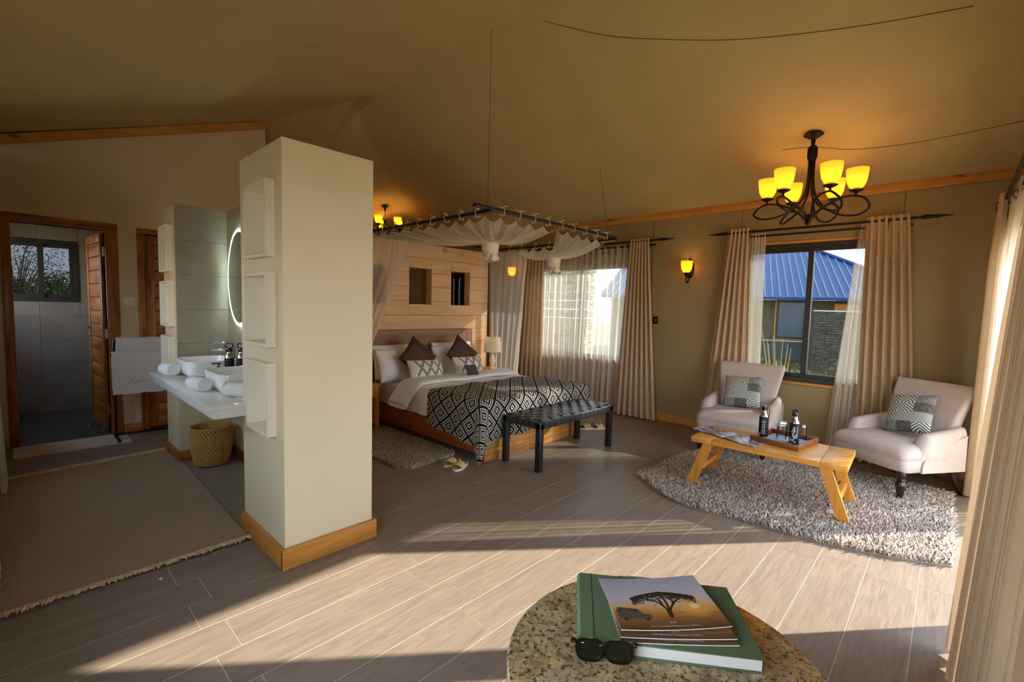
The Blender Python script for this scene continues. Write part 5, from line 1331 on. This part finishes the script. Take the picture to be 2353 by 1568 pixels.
def armchair(label, loc, rz, w=0.66):
    """local: front to -y, origin under the seat centre"""
    t = thing('armchair', label, 'armchair', loc, rz, 'upholstered armchairs by the window')
    F = M['chairfab']; hw_ = w/2
    # seat rail
    def ringrect(wd, y0, y1, r, z, n=5): return [(x, y, z) for x, y in rrect(wd, y1-y0, r, n, 0, (y0+y1)/2)]
    mb = MB(); mb.loft([ringrect(w-0.03, -0.355, 0.25, 0.05, 0.24), ringrect(w, -0.365, 0.26, 0.05, 0.25), ringrect(w, -0.37, 0.26, 0.05, 0.345), ringrect(w-0.02, -0.365, 0.25, 0.05, 0.352)]); mb.build('seat_rail', F, t, 60)
    # domed seat cushion
    mb = MB(); mb.loft([ringrect(w-0.01, -0.372, 0.24, 0.05, 0.352), ringrect(w+0.005, -0.38, 0.24, 0.06, 0.375), ringrect(w-0.005, -0.372, 0.24, 0.07, 0.41), ringrect(w-0.05, -0.34, 0.22, 0.08, 0.44), ringrect(w-0.14, -0.28, 0.18, 0.1, 0.458), ringrect(w-0.3, -0.18, 0.1, 0.08, 0.466)]); mb.build('seat_cushion', F, t, 60)
    pp = rrect(w+0.006, 0.62, 0.055, 6, 0, -0.062); MB().tube([(x, y, 0.352) for x, y in pp], 0.005, 6, closed=True).build('piping', F, t, 60)
    # back: flared, leaning, rolled at the top
    rings = []
    for k in range(19):
        v = k/18; z = 0.34+0.60*v
        wd = lerp(w-0.15, w-0.03, sstep(0.25, 1.0, v)); lean = 0.13+0.19*v+0.05*v**3
        th = lerp(0.15, 0.085, v)
        if v > 0.9: q = (v-0.9)/0.1; th *= math.sqrt(max(0.02, 1-q*q*0.9)); wd -= 0.02*q*q
        ring = []
        for x, y in rrect(wd, th, min(0.045, th*0.48), 6):
            xx = x; bow = -0.045*(2*xx/w)**2*sstep(0.1, 0.7, v)
            zz = z-0.02*(2*xx/w)**2*v+0.012*v
            ring.append((xx, y+lean+th/2+bow, zz))
        rings.append(ring)
    mb = MB(); mb.loft(rings); mb.build('backrest', F, t, 65)
    for (bx_, bz) in ((-0.105, 0.80), (0.105, 0.80), (0.0, 0.66)):
        v = (bz-0.34)/0.6; y = 0.13+0.19*v+0.05*v**3-0.045*(2*bx_/w)**2
        MB(xf=Matrix.Translation((bx_, y-0.001, bz)) @ Matrix.Rotation(R(75), 4, 'X')).lathe([(0.0, 0.011), (0.010, 0.010), (0.017, 0.004), (0.015, -0.004)], (0, 0, 0), 14, cap=False).build('button', F, t, 70)
    # arms: low scroll falling to the front, with side panel
    for s_ in (-1, 1):
        rings = []
        for k in range(17):
            v = k/16; y = lerp(0.26, -0.22, v); ztop = lerp(0.60, 0.54, v)-0.13*sstep(0.78, 1.0, v)**2
            th = lerp(0.095, 0.125, v)*(1-0.35*sstep(0.88, 1.0, v)); zb_ = 0.30
            cx_ = s_*(hw_-0.045+0.012*math.sin(PI*v)); hh = ztop-zb_
            ring = []
            for j in range(20):
                a = 2*PI*j/20; ex = math.copysign(abs(math.cos(a))**0.75, math.cos(a)); ez = math.copysign(abs(math.sin(a))**0.75, math.sin(a))
                ring.append((cx_+th/2*ex, y-0.012*math.sin(v*PI), zb_+hh/2+hh/2*ez))
            rings.append(ring)
        mb = MB(); mb.loft(rings); ao = mb.build('arm', F, t, 60)
        pts = [(s_*(hw_+0.012), y, z) for y, z in ((0.25, 0.53), (0.10, 0.49), (-0.02, 0.455), (-0.12, 0.40), (-0.19, 0.33), (-0.205, 0.24))]
        MB().tube(bez(pts, 6), 0.005, 6).build('piping', F, ao, 60)
        prof = [(0.25, 0.24)]+[(p.y, p.z) for p in bez([(0, y, z) for _, y, z in reversed(pts)], 5)][::1]
        prof = [(y, z) for y, z in prof]
        MB().prism([(0.255, 0.235)]+[(p.y, p.z) for p in bez([(0, q[1], q[2]) for q in pts], 4)], 0.02, 0, s_*(hw_+0.002)-0.01).build('side_panel', F, ao, 30)
    # legs
    for s_ in (-1, 1):
        MB().lathe([(0.0, 0.0), (0.019, 0.0), (0.022, 0.012), (0.024, 0.03), (0.019, 0.045), (0.021, 0.055), (0.032, 0.10), (0.037, 0.135), (0.033, 0.16), (0.024, 0.17), (0.032, 0.18), (0.026, 0.19), (0.033, 0.20), (0.030, 0.25)], (s_*(hw_-0.045), -0.338, 0), 20).build('front_leg', M['darkwood'], t, 40)
        rg_ = []
        for k in range(9):
            v = k/8; y = lerp(0.20, 0.36, v**1.7); z = lerp(0.26, 0.0, v); d_ = lerp(0.045, 0.034, v)
            rg_.append([(s_*(hw_-0.06)+dx*d_/2, y+dy*d_/2, z) for dx, dy in ((-1, -1), (1, -1), (1, 1), (-1, 1))])
        MB().loft(rg_).build('rear_leg', M['darkwood'], t, 40)
    return t
def chair_pillow(chair_loc, rz, label, dx=0.0, ry=0.0, wd=0.38):
    o = pillow('scatter_cushion', label, 'cushion', M['patch'], wd, 0.36, 0.13, (0, 0, 0), R(24), 0, ry, 'patchwork cushions on the armchairs', 0.06)
    v = Matrix.Rotation(rz, 3, 'Z') @ Vector((dx, 0.065, 0)); o.location = (chair_loc[0]+v.x, chair_loc[1]+v.y, 0.462); o.rotation_euler = (0, 0, rz); return o
CA, CAr = (5.41, 1.625, 0.0), R(-90+3)
CB, CBr = (5.35, 0.275, 0.0), R(-90-34)
armchair('beige linen armchair on the left, in front of the window', CA, CAr, 0.71)
chair_pillow(CA, CAr, 'grey and white patchwork cushion on the left armchair', -0.01, R(-3))
armchair('beige linen armchair on the right, beside the tall curtain', CB, CBr, 0.68)
chair_pillow(CB, CBr, 'grey and white patchwork cushion on the right armchair', 0.02, R(-10))
# ---- coffee table
CT = (4.235, 1.027); CTr = R(2.5)
ct = thing('coffee_table', 'low oak coffee table with splayed trestle legs on the rug', 'table', (CT[0], CT[1], 0), CTr)
TL, TW, TZ = 1.10, 0.56, 0.44
for s_ in (-1, 1): MB().rbox(-TW/2, s_*TL/2-(0.17 if s_ > 0 else 0), TZ-0.045, TW/2, s_*TL/2+(0.17 if s_ < 0 else 0), TZ, 0.004).build('end_board', M['table_x'], ct, 40)
for k in range(5):
    xa = -TW/2+TW/5*k; MB().rbox(xa, -TL/2+0.171, TZ-0.044, xa+TW/5-0.0015, TL/2-0.171, TZ-0.0008, 0.002, 1).build('top_plank', M['table_y'], ct, 40)
for sy in (-1, 1):
    for sx_ in (-1, 1):
        x = sx_*(TW/2-0.035); ytop, ybot = sy*(TL/2-0.135), sy*(TL/2-0.005)
        th, wd = 0.022, 0.037
        MB().loft([[(x-th, ybot-wd, 0.028), (x+th, ybot-wd, 0.028), (x+th, ybot+wd, 0.028), (x-th, ybot+wd, 0.028)], [(x-th, ytop-wd, TZ-0.045), (x+th, ytop-wd, TZ-0.045), (x+th, ytop+wd, TZ-0.045), (x-th, ytop+wd, TZ-0.045)]]).build('leg', M['table_z'], ct, 40)
    yb_ = sy*(TL/2-0.055); MB().rbox(-TW/2+0.05, yb_-0.02, 0.14, TW/2-0.05, yb_+0.02, 0.185, 0.003).build('stretcher', M['table_x'], ct, 40)
# tray, bottles, glasses
TR = (4.36, 0.957); TRr = R(-8)
ty = thing('serving_tray', 'dark wooden serving tray on the coffee table', 'tray', (TR[0], TR[1], TZ+0.0005), TRr)
tw, tl = 0.42, 0.37
MB().box(-tw/2+0.012, -tl/2+0.012, 0, tw/2-0.012, tl/2-0.012, 0.010).build('base', M['tray_y'], ty)
for b_ in ((-tw/2, -tl/2, 0, -tw/2+0.014, tl/2, 0.045), (tw/2-0.014, -tl/2, 0, tw/2, tl/2, 0.045), (-tw/2+0.014, -tl/2, 0, tw/2-0.014, -tl/2+0.014, 0.045), (-tw/2+0.014, tl/2-0.014, 0, tw/2-0.014, tl/2, 0.045)): MB().rbox(*b_, 0.003).build('side', M['tray_y'], ty, 40)
ppr = plain('tray_paper', (176, 190, 206), 0.6, var=0.15, vscale=14)
tag(MB().prism([(-0.17, -0.14), (0.16, -0.15), (0.175, 0.145), (-0.16, 0.15)], 0.0012, 2, 0).build('tray_paper', ppr, None, None, False, (TR[0], TR[1], TZ+0.0112), TRr), 'pale printed sheet lying in the tray', 'paper')
def bottle(x, y, rz, label, kind):
    t = thing('water_bottle', label, 'bottle', (x, y, TZ+0.0127), rz, 'sleeved water bottles on the tray')
    MB().lathe([(0.0, 0), (0.035, 0), (0.037, 0.004), (0.037, 0.165), (0.035, 0.172)], (0, 0, 0), 26).build('sleeve', M['black_matte'], t, 50)
    MB().lathe([(0.0355, 0.168), (0.0345, 0.178), (0.021, 0.205), (0.019, 0.212), (0.019, 0.232)], (0, 0, 0), 26).build('neck', M['steel'], t, 50)
    if kind == 0:
        MB().lathe([(0.021, 0.228), (0.0225, 0.232), (0.0225, 0.252), (0.019, 0.262), (0.021, 0.264), (0.0, 0.266)], (0, 0, 0), 22).build('cap', M['black_plastic'], t, 50)
        MB().loft([[(0.030+0.006*math.sin(q*PI), dy, lerp(0.262, 0.15, q)) for dy in (-0.012, 0.012)]+[(0.034+0.006*math.sin(q*PI), dy, lerp(0.262, 0.15, q)) for dy in (0.012, -0.012)] for q in [k/6 for k in range(7)]]).build('strap', M['black_plastic'], t, 50)
    else:
        MB().lathe([(0.022, 0.228), (0.024, 0.232), (0.024, 0.250), (0.021, 0.256), (0.0, 0.257)], (0, 0, 0), 22).build('cap', M['black_plastic'], t, 50)
        MB().tube([(0.024*math.cos(a), 0.0, 0.252+0.026*math.sin(a)) for a in [PI*k/12 for k in range(13)]], 0.0055, 8).build('carry_loop', M['black_plastic'], t, 60)
        MB().tube([(-0.012, 0, 0.257), (0.0, 0, 0.27), (0.016, 0, 0.266)], 0.006, 8).build('spout', M['black_plastic'], t, 60)
    return t
def wrap_text(parent, polys, R_, nm='sleeve_print'):
    """bend flat strokes (x across, y up) round the sleeve facing local -y"""
    mb = polys; mb.v = [((R_)*math.sin(x/R_), -(R_)*math.cos(x/R_), z) for x, z, _ in mb.v]; return mb.build(nm, M['print_white'], parent)
v1 = math.atan2(-1.127, -4.368)
b1 = bottle(4.37, 1.12, math.atan2(1.12, 4.37)-PI/2, 'black sleeved bottle with pictogram column, left on the tray', 0)
mb = MB()
for k in range(7):
    z = 0.028+0.019*k; w_ = 0.010 if k in (2, 4) else 0.014
    if k == 6: mb.add([(-0.012, z, 0), (0.0, z-0.008, 0), (0.012, z, 0), (0.0, z+0.012, 0)], [(0, 1, 2, 3)])
    else:
        for dz in (0, 0.006):
            for dx in (-w_, 0.002): mb.add([(dx, z+dz, 0), (dx+w_-0.003, z+dz, 0), (dx+w_-0.003, z+dz+0.003, 0), (dx, z+dz+0.003, 0)], [(0, 1, 2, 3)])
wrap_text(b1, mb, 0.0374)
b2 = bottle(4.305, 0.875, math.atan2(0.875, 4.305)-PI/2, 'black sleeved bottle with white upright script, right on the tray', 1)
mb = MB(xf=Matrix.Translation((0.004, 0.022, 0)) @ Matrix.Rotation(R(90), 4, 'Z') @ Matrix.Scale(0.043, 4)); karibu(mb, 0.10)
for k in range(14): mb.add([(0.7+0.16*k, -0.42, 0), (0.8+0.16*k, -0.42, 0), (0.8+0.16*k, -0.34, 0), (0.7+0.16*k, -0.34, 0)], [(0, 1, 2, 3)])
wrap_text(b2, mb, 0.0374)
gz = TZ+0.0125
for (x, y, lb) in ((4.49, 1.0, 'upturned glass on the tray between the bottles'), (4.49, 0.86, 'upturned glass on the tray behind the right bottle'), (4.40, 0.99, 'upturned glass on the tray just right of the left bottle')):
    tumbler(x, y, gz, lb, 'glasses on the tray', 0.125, 0.037, True)
# open magazine
def mag_mat():
    m, nt, b = newmat('magazine_print'); n1 = noise(nt, coords(nt, 'UV', (3, 2, 1)), 2.2, 3); n2 = noise(nt, coords(nt, 'UV', (1, 9, 1)), 3, 4)
    col = mixc(nt, remap(nt, n1, 0.42, 0.58), lin((84, 66, 56)), lin((198, 202, 206))); col = mixc(nt, remap(nt, n2, 0.5, 0.7), col, lin((120, 100, 82)))
    nt.links.new(col, b.inputs['Base Color']); b.inputs['Roughness'].default_value = 0.25; setspec(b, 0.5); return m
mg = thing('open_magazine', 'open glossy magazine lying on the left of the coffee table', 'magazine', (4.17, 1.33, TZ), R(-18))
mm = mag_mat()
for s_ in (-1, 1):
    def pg(u, v, s_=s_): return (lerp(-0.115, 0.115, u), s_*lerp(0.0, 0.30, v), 0.004+0.016*math.sin(PI*min(1, v*1.6))*(1-v)+0.010*(v**3)*(1 if s_ > 0 else 0.4))
    mb = MB(); mb.grid(8, 16, pg); mb.build('page', mm, mg, 60)
    mb = MB(); mb.grid(8, 16, lambda u, v, s_=s_: (lerp(-0.113, 0.113, u), s_*lerp(0, 0.297, v), 0.001+0.7*(pg(u, v)[2]-0.004))); mb.build('page_block', M['paper'], mg, 60)

# ================================================================== FOREGROUND TABLE
def granite():
    m, nt, b = newmat('granite_gold'); v = coords(nt)
    vo = nt.nodes.new('ShaderNodeTexVoronoi'); vo.inputs['Scale'].default_value = 75; n0 = noise(nt, v, 40, 3)
    vm = nt.nodes.new('ShaderNodeVectorMath'); vm.operation = 'ADD'; nt.links.new(v, vm.inputs[0]); nt.links.new(math_(nt, 'MULTIPLY', n0, 0.02), vm.inputs[1]); nt.links.new(vm.outputs[0], vo.inputs['Vector'])
    n1 = noise(nt, v, 22, 6, 0.7); n2 = noise(nt, v, 80, 5, 0.7); n3 = noise(nt, v, 9, 4)
    col = mixc(nt, remap(nt, n1, 0.35, 0.62), lin((118, 98, 62)), lin((206, 180, 130)))
    col = mixc(nt, remap(nt, n3, 0.45, 0.65, 0, 0.7), col, lin((176, 162, 132)))
    col = mixc(nt, remap(nt, n2, 0.50, 0.62), col, lin((58, 46, 32)))
    sp_ = math_(nt, 'GREATER_THAN', noise(nt, v, 28, 2), 0.70); col = mixc(nt, math_(nt, 'MULTIPLY', sp_, 0.8), col, lin((200, 150, 60)))
    nt.links.new(col, b.inputs['Base Color']); b.inputs['Roughness'].default_value = 0.12; setspec(b, 0.5); return m
rt = thing('round_table', 'small round table with polished granite top in the foreground', 'table', (0.979, 0.424, 0))
MB().lathe([(0.0, 0.665), (0.348, 0.665), (0.3553, 0.67), (0.3553, 0.695), (0.351, 0.70), (0.0, 0.70)], (0, 0, 0), 96, cap=False).build('top', granite(), rt, 40)
MB().lathe([(0.0, 0.0), (0.20, 0.0), (0.20, 0.015), (0.06, 0.04), (0.035, 0.08), (0.03, 0.5), (0.05, 0.62), (0.12, 0.665)], (0, 0, 0), 28).build('pedestal', M['iron'], rt, 40)
# big green book: measured corners on the table top
bu = Vector((1.113-0.876, 0.250-0.582, 0)); bvv = Vector((1.100-0.876, 0.741-0.582, 0)); BL, BW = bu.length, bvv.length
bk = thing('green_book', 'large green cloth-bound book on the granite table', 'book', (0.876, 0.582, 0.7003), math.atan2(bu.y, bu.x))
MB().rbox(0.0, 0, 0, BL, BW, 0.0035, 0.001, 1).build('lower_cover', M['book_green'], bk, 40)
MB().rbox(0.0, 0, 0.0305, BL, BW, 0.034, 0.001, 1).build('upper_cover', M['book_green'], bk, 40)
mb = MB(); mb.loft([[(0.004-0.010*math.sin(PI*q/8), y, 0.017-0.017*math.cos(PI*q/8)) for q in range(9)]+[(0.008-0.008*math.sin(PI*q/8), y, 0.017-0.0145*math.cos(PI*q/8)) for q in range(8, -1, -1)] for y in (0, BW)]); mb.build('spine', M['book_green'], bk, 60)
MB().box(0.032, 0.0, 0.0338, 0.035, BW, 0.0343).build('hinge_groove', plain('book_groove', (52, 70, 48), 0.9), bk)
MB().box(0.006, 0.004, 0.0036, BL-0.005, BW-0.004, 0.0304).build('page_block', M['paper'], bk)
def cover_mat():
    m, nt, b = newmat('sunset_cover'); tc = nt.nodes.new('ShaderNodeTexCoord'); s_ = nt.nodes.new('ShaderNodeSeparateXYZ'); nt.links.new(tc.outputs['UV'], s_.inputs[0])
    v = s_.outputs[1]; u = s_.outputs[0]
    rp = nt.nodes.new('ShaderNodeValToRGB'); el = rp.color_ramp.elements
    el[0].position = 0.0; el[0].color = (*lin((92, 64, 40)), 1); el[1].position = 1.0; el[1].color = (*lin((170, 172, 192)), 1)
    for p_, c in ((0.14, (140, 100, 62)), (0.24, (170, 120, 70)), (0.30, (214, 140, 62)), (0.42, (226, 188, 130)), (0.55, (206, 200, 206)), (0.75, (190, 190, 208))):
        e_ = el.new(p_); e_.color = (*lin(c), 1)
    n1 = noise(nt, coords(nt, 'UV', (2.5, 9, 1)), 2.0, 5); vv = math_(nt, 'ADD', v, math_(nt, 'MULTIPLY', math_(nt, 'SUBTRACT', n1, 0.5), 0.16)); nt.links.new(vv, rp.inputs[0])
    du = math_(nt, 'MULTIPLY', math_(nt, 'SUBTRACT', u, 0.80), 1.35); dv_ = math_(nt, 'SUBTRACT', v, 0.40)
    rr = math_(nt, 'SQRT', math_(nt, 'ADD', math_(nt, 'MULTIPLY', du, du), math_(nt, 'MULTIPLY', dv_, dv_)))
    col = mixc(nt, remap(nt, rr, 0.04, 0.24, 0.9, 0.0), rp.outputs[0], lin((255, 190, 84))); col = mixc(nt, remap(nt, rr, 0.02, 0.07, 1.0, 0.0), col, lin((255, 240, 200)))
    nt.links.new(col, b.inputs['Base Color']); b.inputs['Roughness'].default_value = 0.3; setspec(b, 0.4); return m
mcov = cover_mat(); mdk = plain('print_dark', (40, 30, 24), 0.4); mtx = plain('print_pale', (222, 214, 204), 0.4); mjeep = plain('print_jeep', (86, 84, 74), 0.4)
def brochure(x, y, z, rz, label, curl, full):
    W_, H_ = 0.272, 0.205
    t = thing('brochure', label, 'brochure', (x, y, z), rz, 'tourist brochures on the green book')
    def zc_(u, v): return 0.003+curl*((2*u-1)**2)*0.55+curl*0.5*(v**3)*u
    def pt(u, v, up=0.0): return (W_*(u-0.5), H_*(v-0.5), zc_(u, v)+up)
    mb = MB(); mb.grid(20, 12, lambda u, v: pt(u, v)); mb.build('cover', mcov, t, 60)
    mb = MB(); mb.grid(20, 12, lambda u, v: (W_*(u-0.5)*0.998, H_*(v-0.5)*0.998, max(0.0004, zc_(u, v)-0.0026))); 
    vs = [pt(k/20, 0, -0.0002) for k in range(21)]+[(W_*(k/20-0.5), -H_/2, max(0.0002, zc_(k/20, 0)-0.003)) for k in range(21)]
    mb.add(vs, [(k, k+1, 22+k, 21+k) for k in range(20)])
    vs = [pt(1, k/20, -0.0002) for k in range(21)]+[(W_/2, H_*(k/20-0.5), max(0.0002, zc_(1, k/20)-0.003)) for k in range(21)]
    mb.add(vs, [(k, k+1, 22+k, 21+k) for k in range(20)])
    mb.build('pages', M['paper'], t, 60)
    def lay(mb):   # bend flat artwork (in cover units) onto the curled sheet
        mb.v = [pt(p[0], p[1], 0.0004+p[2]) for p in mb.v]; return mb
    def lay_text(body, size, u, v, m_):
        c = bpy.data.curves.new('tmp', 'FONT'); c.body = body; c.size = size; c.align_x = 'CENTER'
        o = bpy.data.objects.new('tmp', c); COL.objects.link(o); me = bpy.data.meshes.new_from_object(o.evaluated_get(bpy.context.evaluated_depsgraph_get())); bpy.data.objects.remove(o); bpy.data.curves.remove(c)
        for vt in me.vertices: vt.co = pt(u+vt.co.x/W_, v+vt.co.y/H_, 0.0005)
        me.name = 'lettering'; me.materials.clear(); me.materials.append(m_); o = bpy.data.objects.new('lettering', me); COL.objects.link(o); o.parent = t
    lay_text('2024', 0.0095, 0.5, 0.105, mtx); lay_text('The Warmest Welcome in Africa', 0.0088, 0.5, 0.045, mtx)
    if full:
        mb = MB(xf=Matrix.Translation((0.43, 0.80, 0)) @ Matrix.Diagonal((0.088, 0.125, 1, 1)).to_4x4()); karibu(mb, 0.085); lay(mb).build('title_script', mtx, t)
        rg = random.Random(5); mb = MB()      # flat-topped thorn tree, printed
        for tk in ([(0.52, 0.22), (0.525, 0.32), (0.505, 0.42), (0.47, 0.5), (0.42, 0.56)], [(0.535, 0.22), (0.55, 0.34), (0.60, 0.44), (0.67, 0.53), (0.74, 0.58)], [(0.53, 0.30), (0.55, 0.45), (0.55, 0.60)], [(0.60, 0.44), (0.62, 0.52), (0.60, 0.60)], [(0.505, 0.42), (0.50, 0.52), (0.48, 0.60)], [(0.47, 0.5), (0.38, 0.56), (0.32, 0.58)]):
            ribbon(mb, tk, 0.022, 0.0001, 5)
        ribbon(mb, [(0.525, 0.20), (0.53, 0.30), (0.53, 0.36)], 0.045, 0.0001, 4)
        for _ in range(1100):
            a = rg.uniform(-1, 1); cx_ = 0.535+0.31*a; top = 0.615+0.085*(1-a*a); cy_ = top-abs(rg.gauss(0, 0.06))-0.03*abs(a); r_ = rg.uniform(0.006, 0.014)
            mb.add([(cx_-r_, cy_, 0.0002), (cx_, cy_-r_*0.8, 0.0002), (cx_+r_, cy_, 0.0002), (cx_, cy_+r_*0.8, 0.0002)], [(0, 1, 2, 3)])
        lay(mb).build('tree_print', mdk, t)
        mb = MB(); mb.add([(0.04, 0.19, 0.0001), (0.34, 0.19, 0.0001), (0.34, 0.26, 0.0001), (0.27, 0.285, 0.0001), (0.24, 0.37, 0.0001), (0.06, 0.40, 0.0001), (0.03, 0.33, 0.0001)], [tuple(range(7))]); lay(mb).build('vehicle_print', mjeep, t)
        mb = MB()
        for k in range(4): mb.add([(0.065+0.042*k, 0.31, 0.0003), (0.10+0.042*k, 0.31, 0.0003), (0.10+0.042*k, 0.36, 0.0003), (0.065+0.042*k, 0.36, 0.0003)], [(0, 1, 2, 3)])
        for wx in (0.09, 0.29): mb.add([(wx+0.022*math.cos(2*PI*k/12), 0.19+0.03*math.sin(2*PI*k/12), 0.0003) for k in range(12)], [tuple(range(12))])
        lay(mb).build('vehicle_detail_print', mdk, t)
    return t
# corners of the top brochure fall on (1.093,.656) (0.960,.523) (1.152,.343) (1.272,.475)
br = math.atan2(0.343-0.523, 1.152-0.960)
zb0 = 0.7003+0.0346
brochure(1.095, 0.474, zb0, br-R(4), 'sunset tree brochure at the bottom of the stack of three', 0.004, False)
brochure(1.102, 0.482, zb0+0.0055, br-R(3), 'sunset tree brochure in the middle of the stack of three', 0.005, False)
brochure(1.116, 0.500, zb0+0.0115, br+R(1), 'sunset tree brochure on top of the stack of three', 0.009, True)
# sunglasses leaning beside the book
sg = thing('sunglasses', 'black sunglasses with dark green lenses in front of the book', 'sunglasses', (0.888, 0.523, 0.7005), math.atan2(0.464-0.566, 0.940-0.861))
FX = Matrix.Rotation(R(-14), 4, 'X')
mlens = plain('lens_green', (14, 24, 10), 0.03, spec=0.8)
def lens_outline(cx_, s_, n=28):
    out = []
    for k in range(n):
        a = 2*PI*k/n; ex = math.copysign(abs(math.cos(a))**0.7, math.cos(a)); ez = math.copysign(abs(math.sin(a))**0.75, math.sin(a))
        out.append((cx_+0.0265*s_*ex*(1+0.10*ez), 0, 0.024+0.0205*s_*ez))
    return out
for s_ in (-1, 1):
    o_, i_ = lens_outline(s_*0.033, 1.22), lens_outline(s_*0.033, 1.0)
    MB(xf=FX).loft([[(x, -0.002, z) for x, y, z in i_], [(x, -0.002, z) for x, y, z in o_], [(x, 0.0025, z) for x, y, z in o_], [(x, 0.0025, z) for x, y, z in i_], [(x, -0.002, z) for x, y, z in i_]], cap=False).build('rim', M['black_plastic'], sg, 40)
    MB(xf=FX).loft([[(x, -0.0005, z) for x, y, z in lens_outline(s_*0.033, 1.01)], [(x, 0.0005, z) for x, y, z in lens_outline(s_*0.033, 1.01)]]).build('lens', mlens, sg, 40)
    MB(xf=FX).rbox(s_*0.070-0.006, -0.0022, 0.036, s_*0.070+0.004, 0.004, 0.047, 0.001, 1).build('end_piece', M['black_plastic'], sg, 40)
    MB(xf=FX).box(s_*0.069-0.003, -0.0028, 0.0395, s_*0.069+0.002, -0.0021, 0.0425).build('rivet', M['chrome'], sg)
    MB(xf=FX).tube(bez([(s_*0.071, 0.003, 0.042), (s_*0.069, 0.02, 0.038), (s_*0.05, 0.028, 0.02), (-s_*0.01, 0.022, 0.006)], 5), [0.0035]*16, 6).build('temple', M['black_plastic'], sg, 60)
MB(xf=FX).tube(bez([(-0.010, 0, 0.033), (0, -0.001, 0.038), (0.010, 0, 0.033)], 4), 0.0032, 8).build('bridge', M['black_plastic'], sg, 60)
MB(xf=FX @ Matrix.Translation((-0.052, -0.0008, 0.037))).box(0, 0, 0, 0.006, -0.0003, 0.0012).build('lens_mark', M['print_white'], sg)

# ================================================================== JUTE RUG WITH FRINGE
def jute_mat():
    m, nt, b = newmat('jute_weave'); v = coords(nt)
    w1 = nt.nodes.new('ShaderNodeTexWave'); w1.inputs['Scale'].default_value = 48; w1.bands_direction = 'Y'; w1.inputs['Distortion'].default_value = 1.5; nt.links.new(v, w1.inputs['Vector'])
    w2 = nt.nodes.new('ShaderNodeTexWave'); w2.inputs['Scale'].default_value = 48; w2.bands_direction = 'X'; w2.inputs['Distortion'].default_value = 1.5; nt.links.new(v, w2.inputs['Vector'])
    f = math_(nt, 'MULTIPLY', w1.outputs['Fac'], w2.outputs['Fac']); n1 = noise(nt, v, 2.2, 4); n2 = noise(nt, v, 160, 2)
    s_ = math_(nt, 'ADD', math_(nt, 'MULTIPLY', f, 0.5), math_(nt, 'MULTIPLY', n2, 0.6))
    col = mixc(nt, remap(nt, s_, 0.2, 0.8), lin((136, 112, 88)), lin((206, 176, 142))); col = mixc(nt, remap(nt, n1, 0.4, 0.7, 0, 0.35), col, lin((150, 126, 110)))
    nt.links.new(col, b.inputs['Base Color']); b.inputs['Roughness'].default_value = 0.95; setspec(b, 0.1); bumpto(nt, b, s_, 0.5, 0.004); return m
jr = thing('jute_rug', 'brown woven jute rug with fringed ends before the vanity', 'rug', (0.33, 4.3, 0))
JA, JB, JC, JD = Vector((0.958, 3.145, 0)), Vector((1.0, 5.56, 0)), Vector((-0.34, 5.40, 0)), Vector((-0.34, 3.12, 0))
def jp(u, v, z=0.0): 
    p = JD.lerp(JA, u).lerp(JC.lerp(JB, u), v); return (p.x, p.y, z)
mb = MB(); mb.grid(30, 40, lambda u, v: jp(u, v, 0.011+0.002*math.sin(u*11+v*7)+0.0015*math.sin(v*31)))
mb.loft([[jp(u, 0, 0.001), jp(u, 0, 0.011)] for u in np.linspace(0, 1, 12)], cap=False, loop=False); mb.loft([[jp(1, v, 0.001), jp(1, v, 0.011)] for v in np.linspace(0, 1, 12)], cap=False, loop=False)
mb.build('weave', jute_mat(), jr, 60, True)
mfr = plain('jute_fringe', (204, 178, 140), 0.95, var=0.25, vscale=40)
mb = MB(); rg = random.Random(3)
for k in range(330):
    u = (k+rg.random())/330; p = Vector(jp(u, 0, 0.012)); a = rg.uniform(-0.9, 0.9)+0.5; L = rg.uniform(0.035, 0.065)
    mb.tube([p+Vector((0, 0.012, 0)), p+Vector((L*0.4*math.sin(a), -L*0.4, 0.010)), p+Vector((L*math.sin(a), -L*math.cos(a)*0.8, 0.004))], [0.005, 0.0062, 0.004], 5)
mb.build('fringe', mfr, jr, 60, True, stuff=True)
mb = MB()
for k in range(300):
    u = (k+rg.random())/300; p = Vector(jp(u, 1, 0.012)); a = rg.uniform(-0.8, 0.8); L = rg.uniform(0.03, 0.06)
    mb.tube([p+Vector((0, -0.012, 0)), p+Vector((L*0.4*math.sin(a), L*0.4, 0.012)), p+Vector((L*math.sin(a), L*0.8, 0.005))], [0.005, 0.006, 0.004], 5)
mb.build('fringe', mfr, jr, 60, True, stuff=True)
# scrap of lint on the tiles
tag(MB().tube([(0, 0, 0.004), (0.008, 0.004, 0.009), (0.004, 0.012, 0.005), (-0.006, 0.006, 0.008)], 0.003, 6).build('lint_scrap', M['paper'], None, 60, False, (0.475, 2.97, 0.0)), 'tiny white scrap of lint on the floor before the jute rug', 'lint')
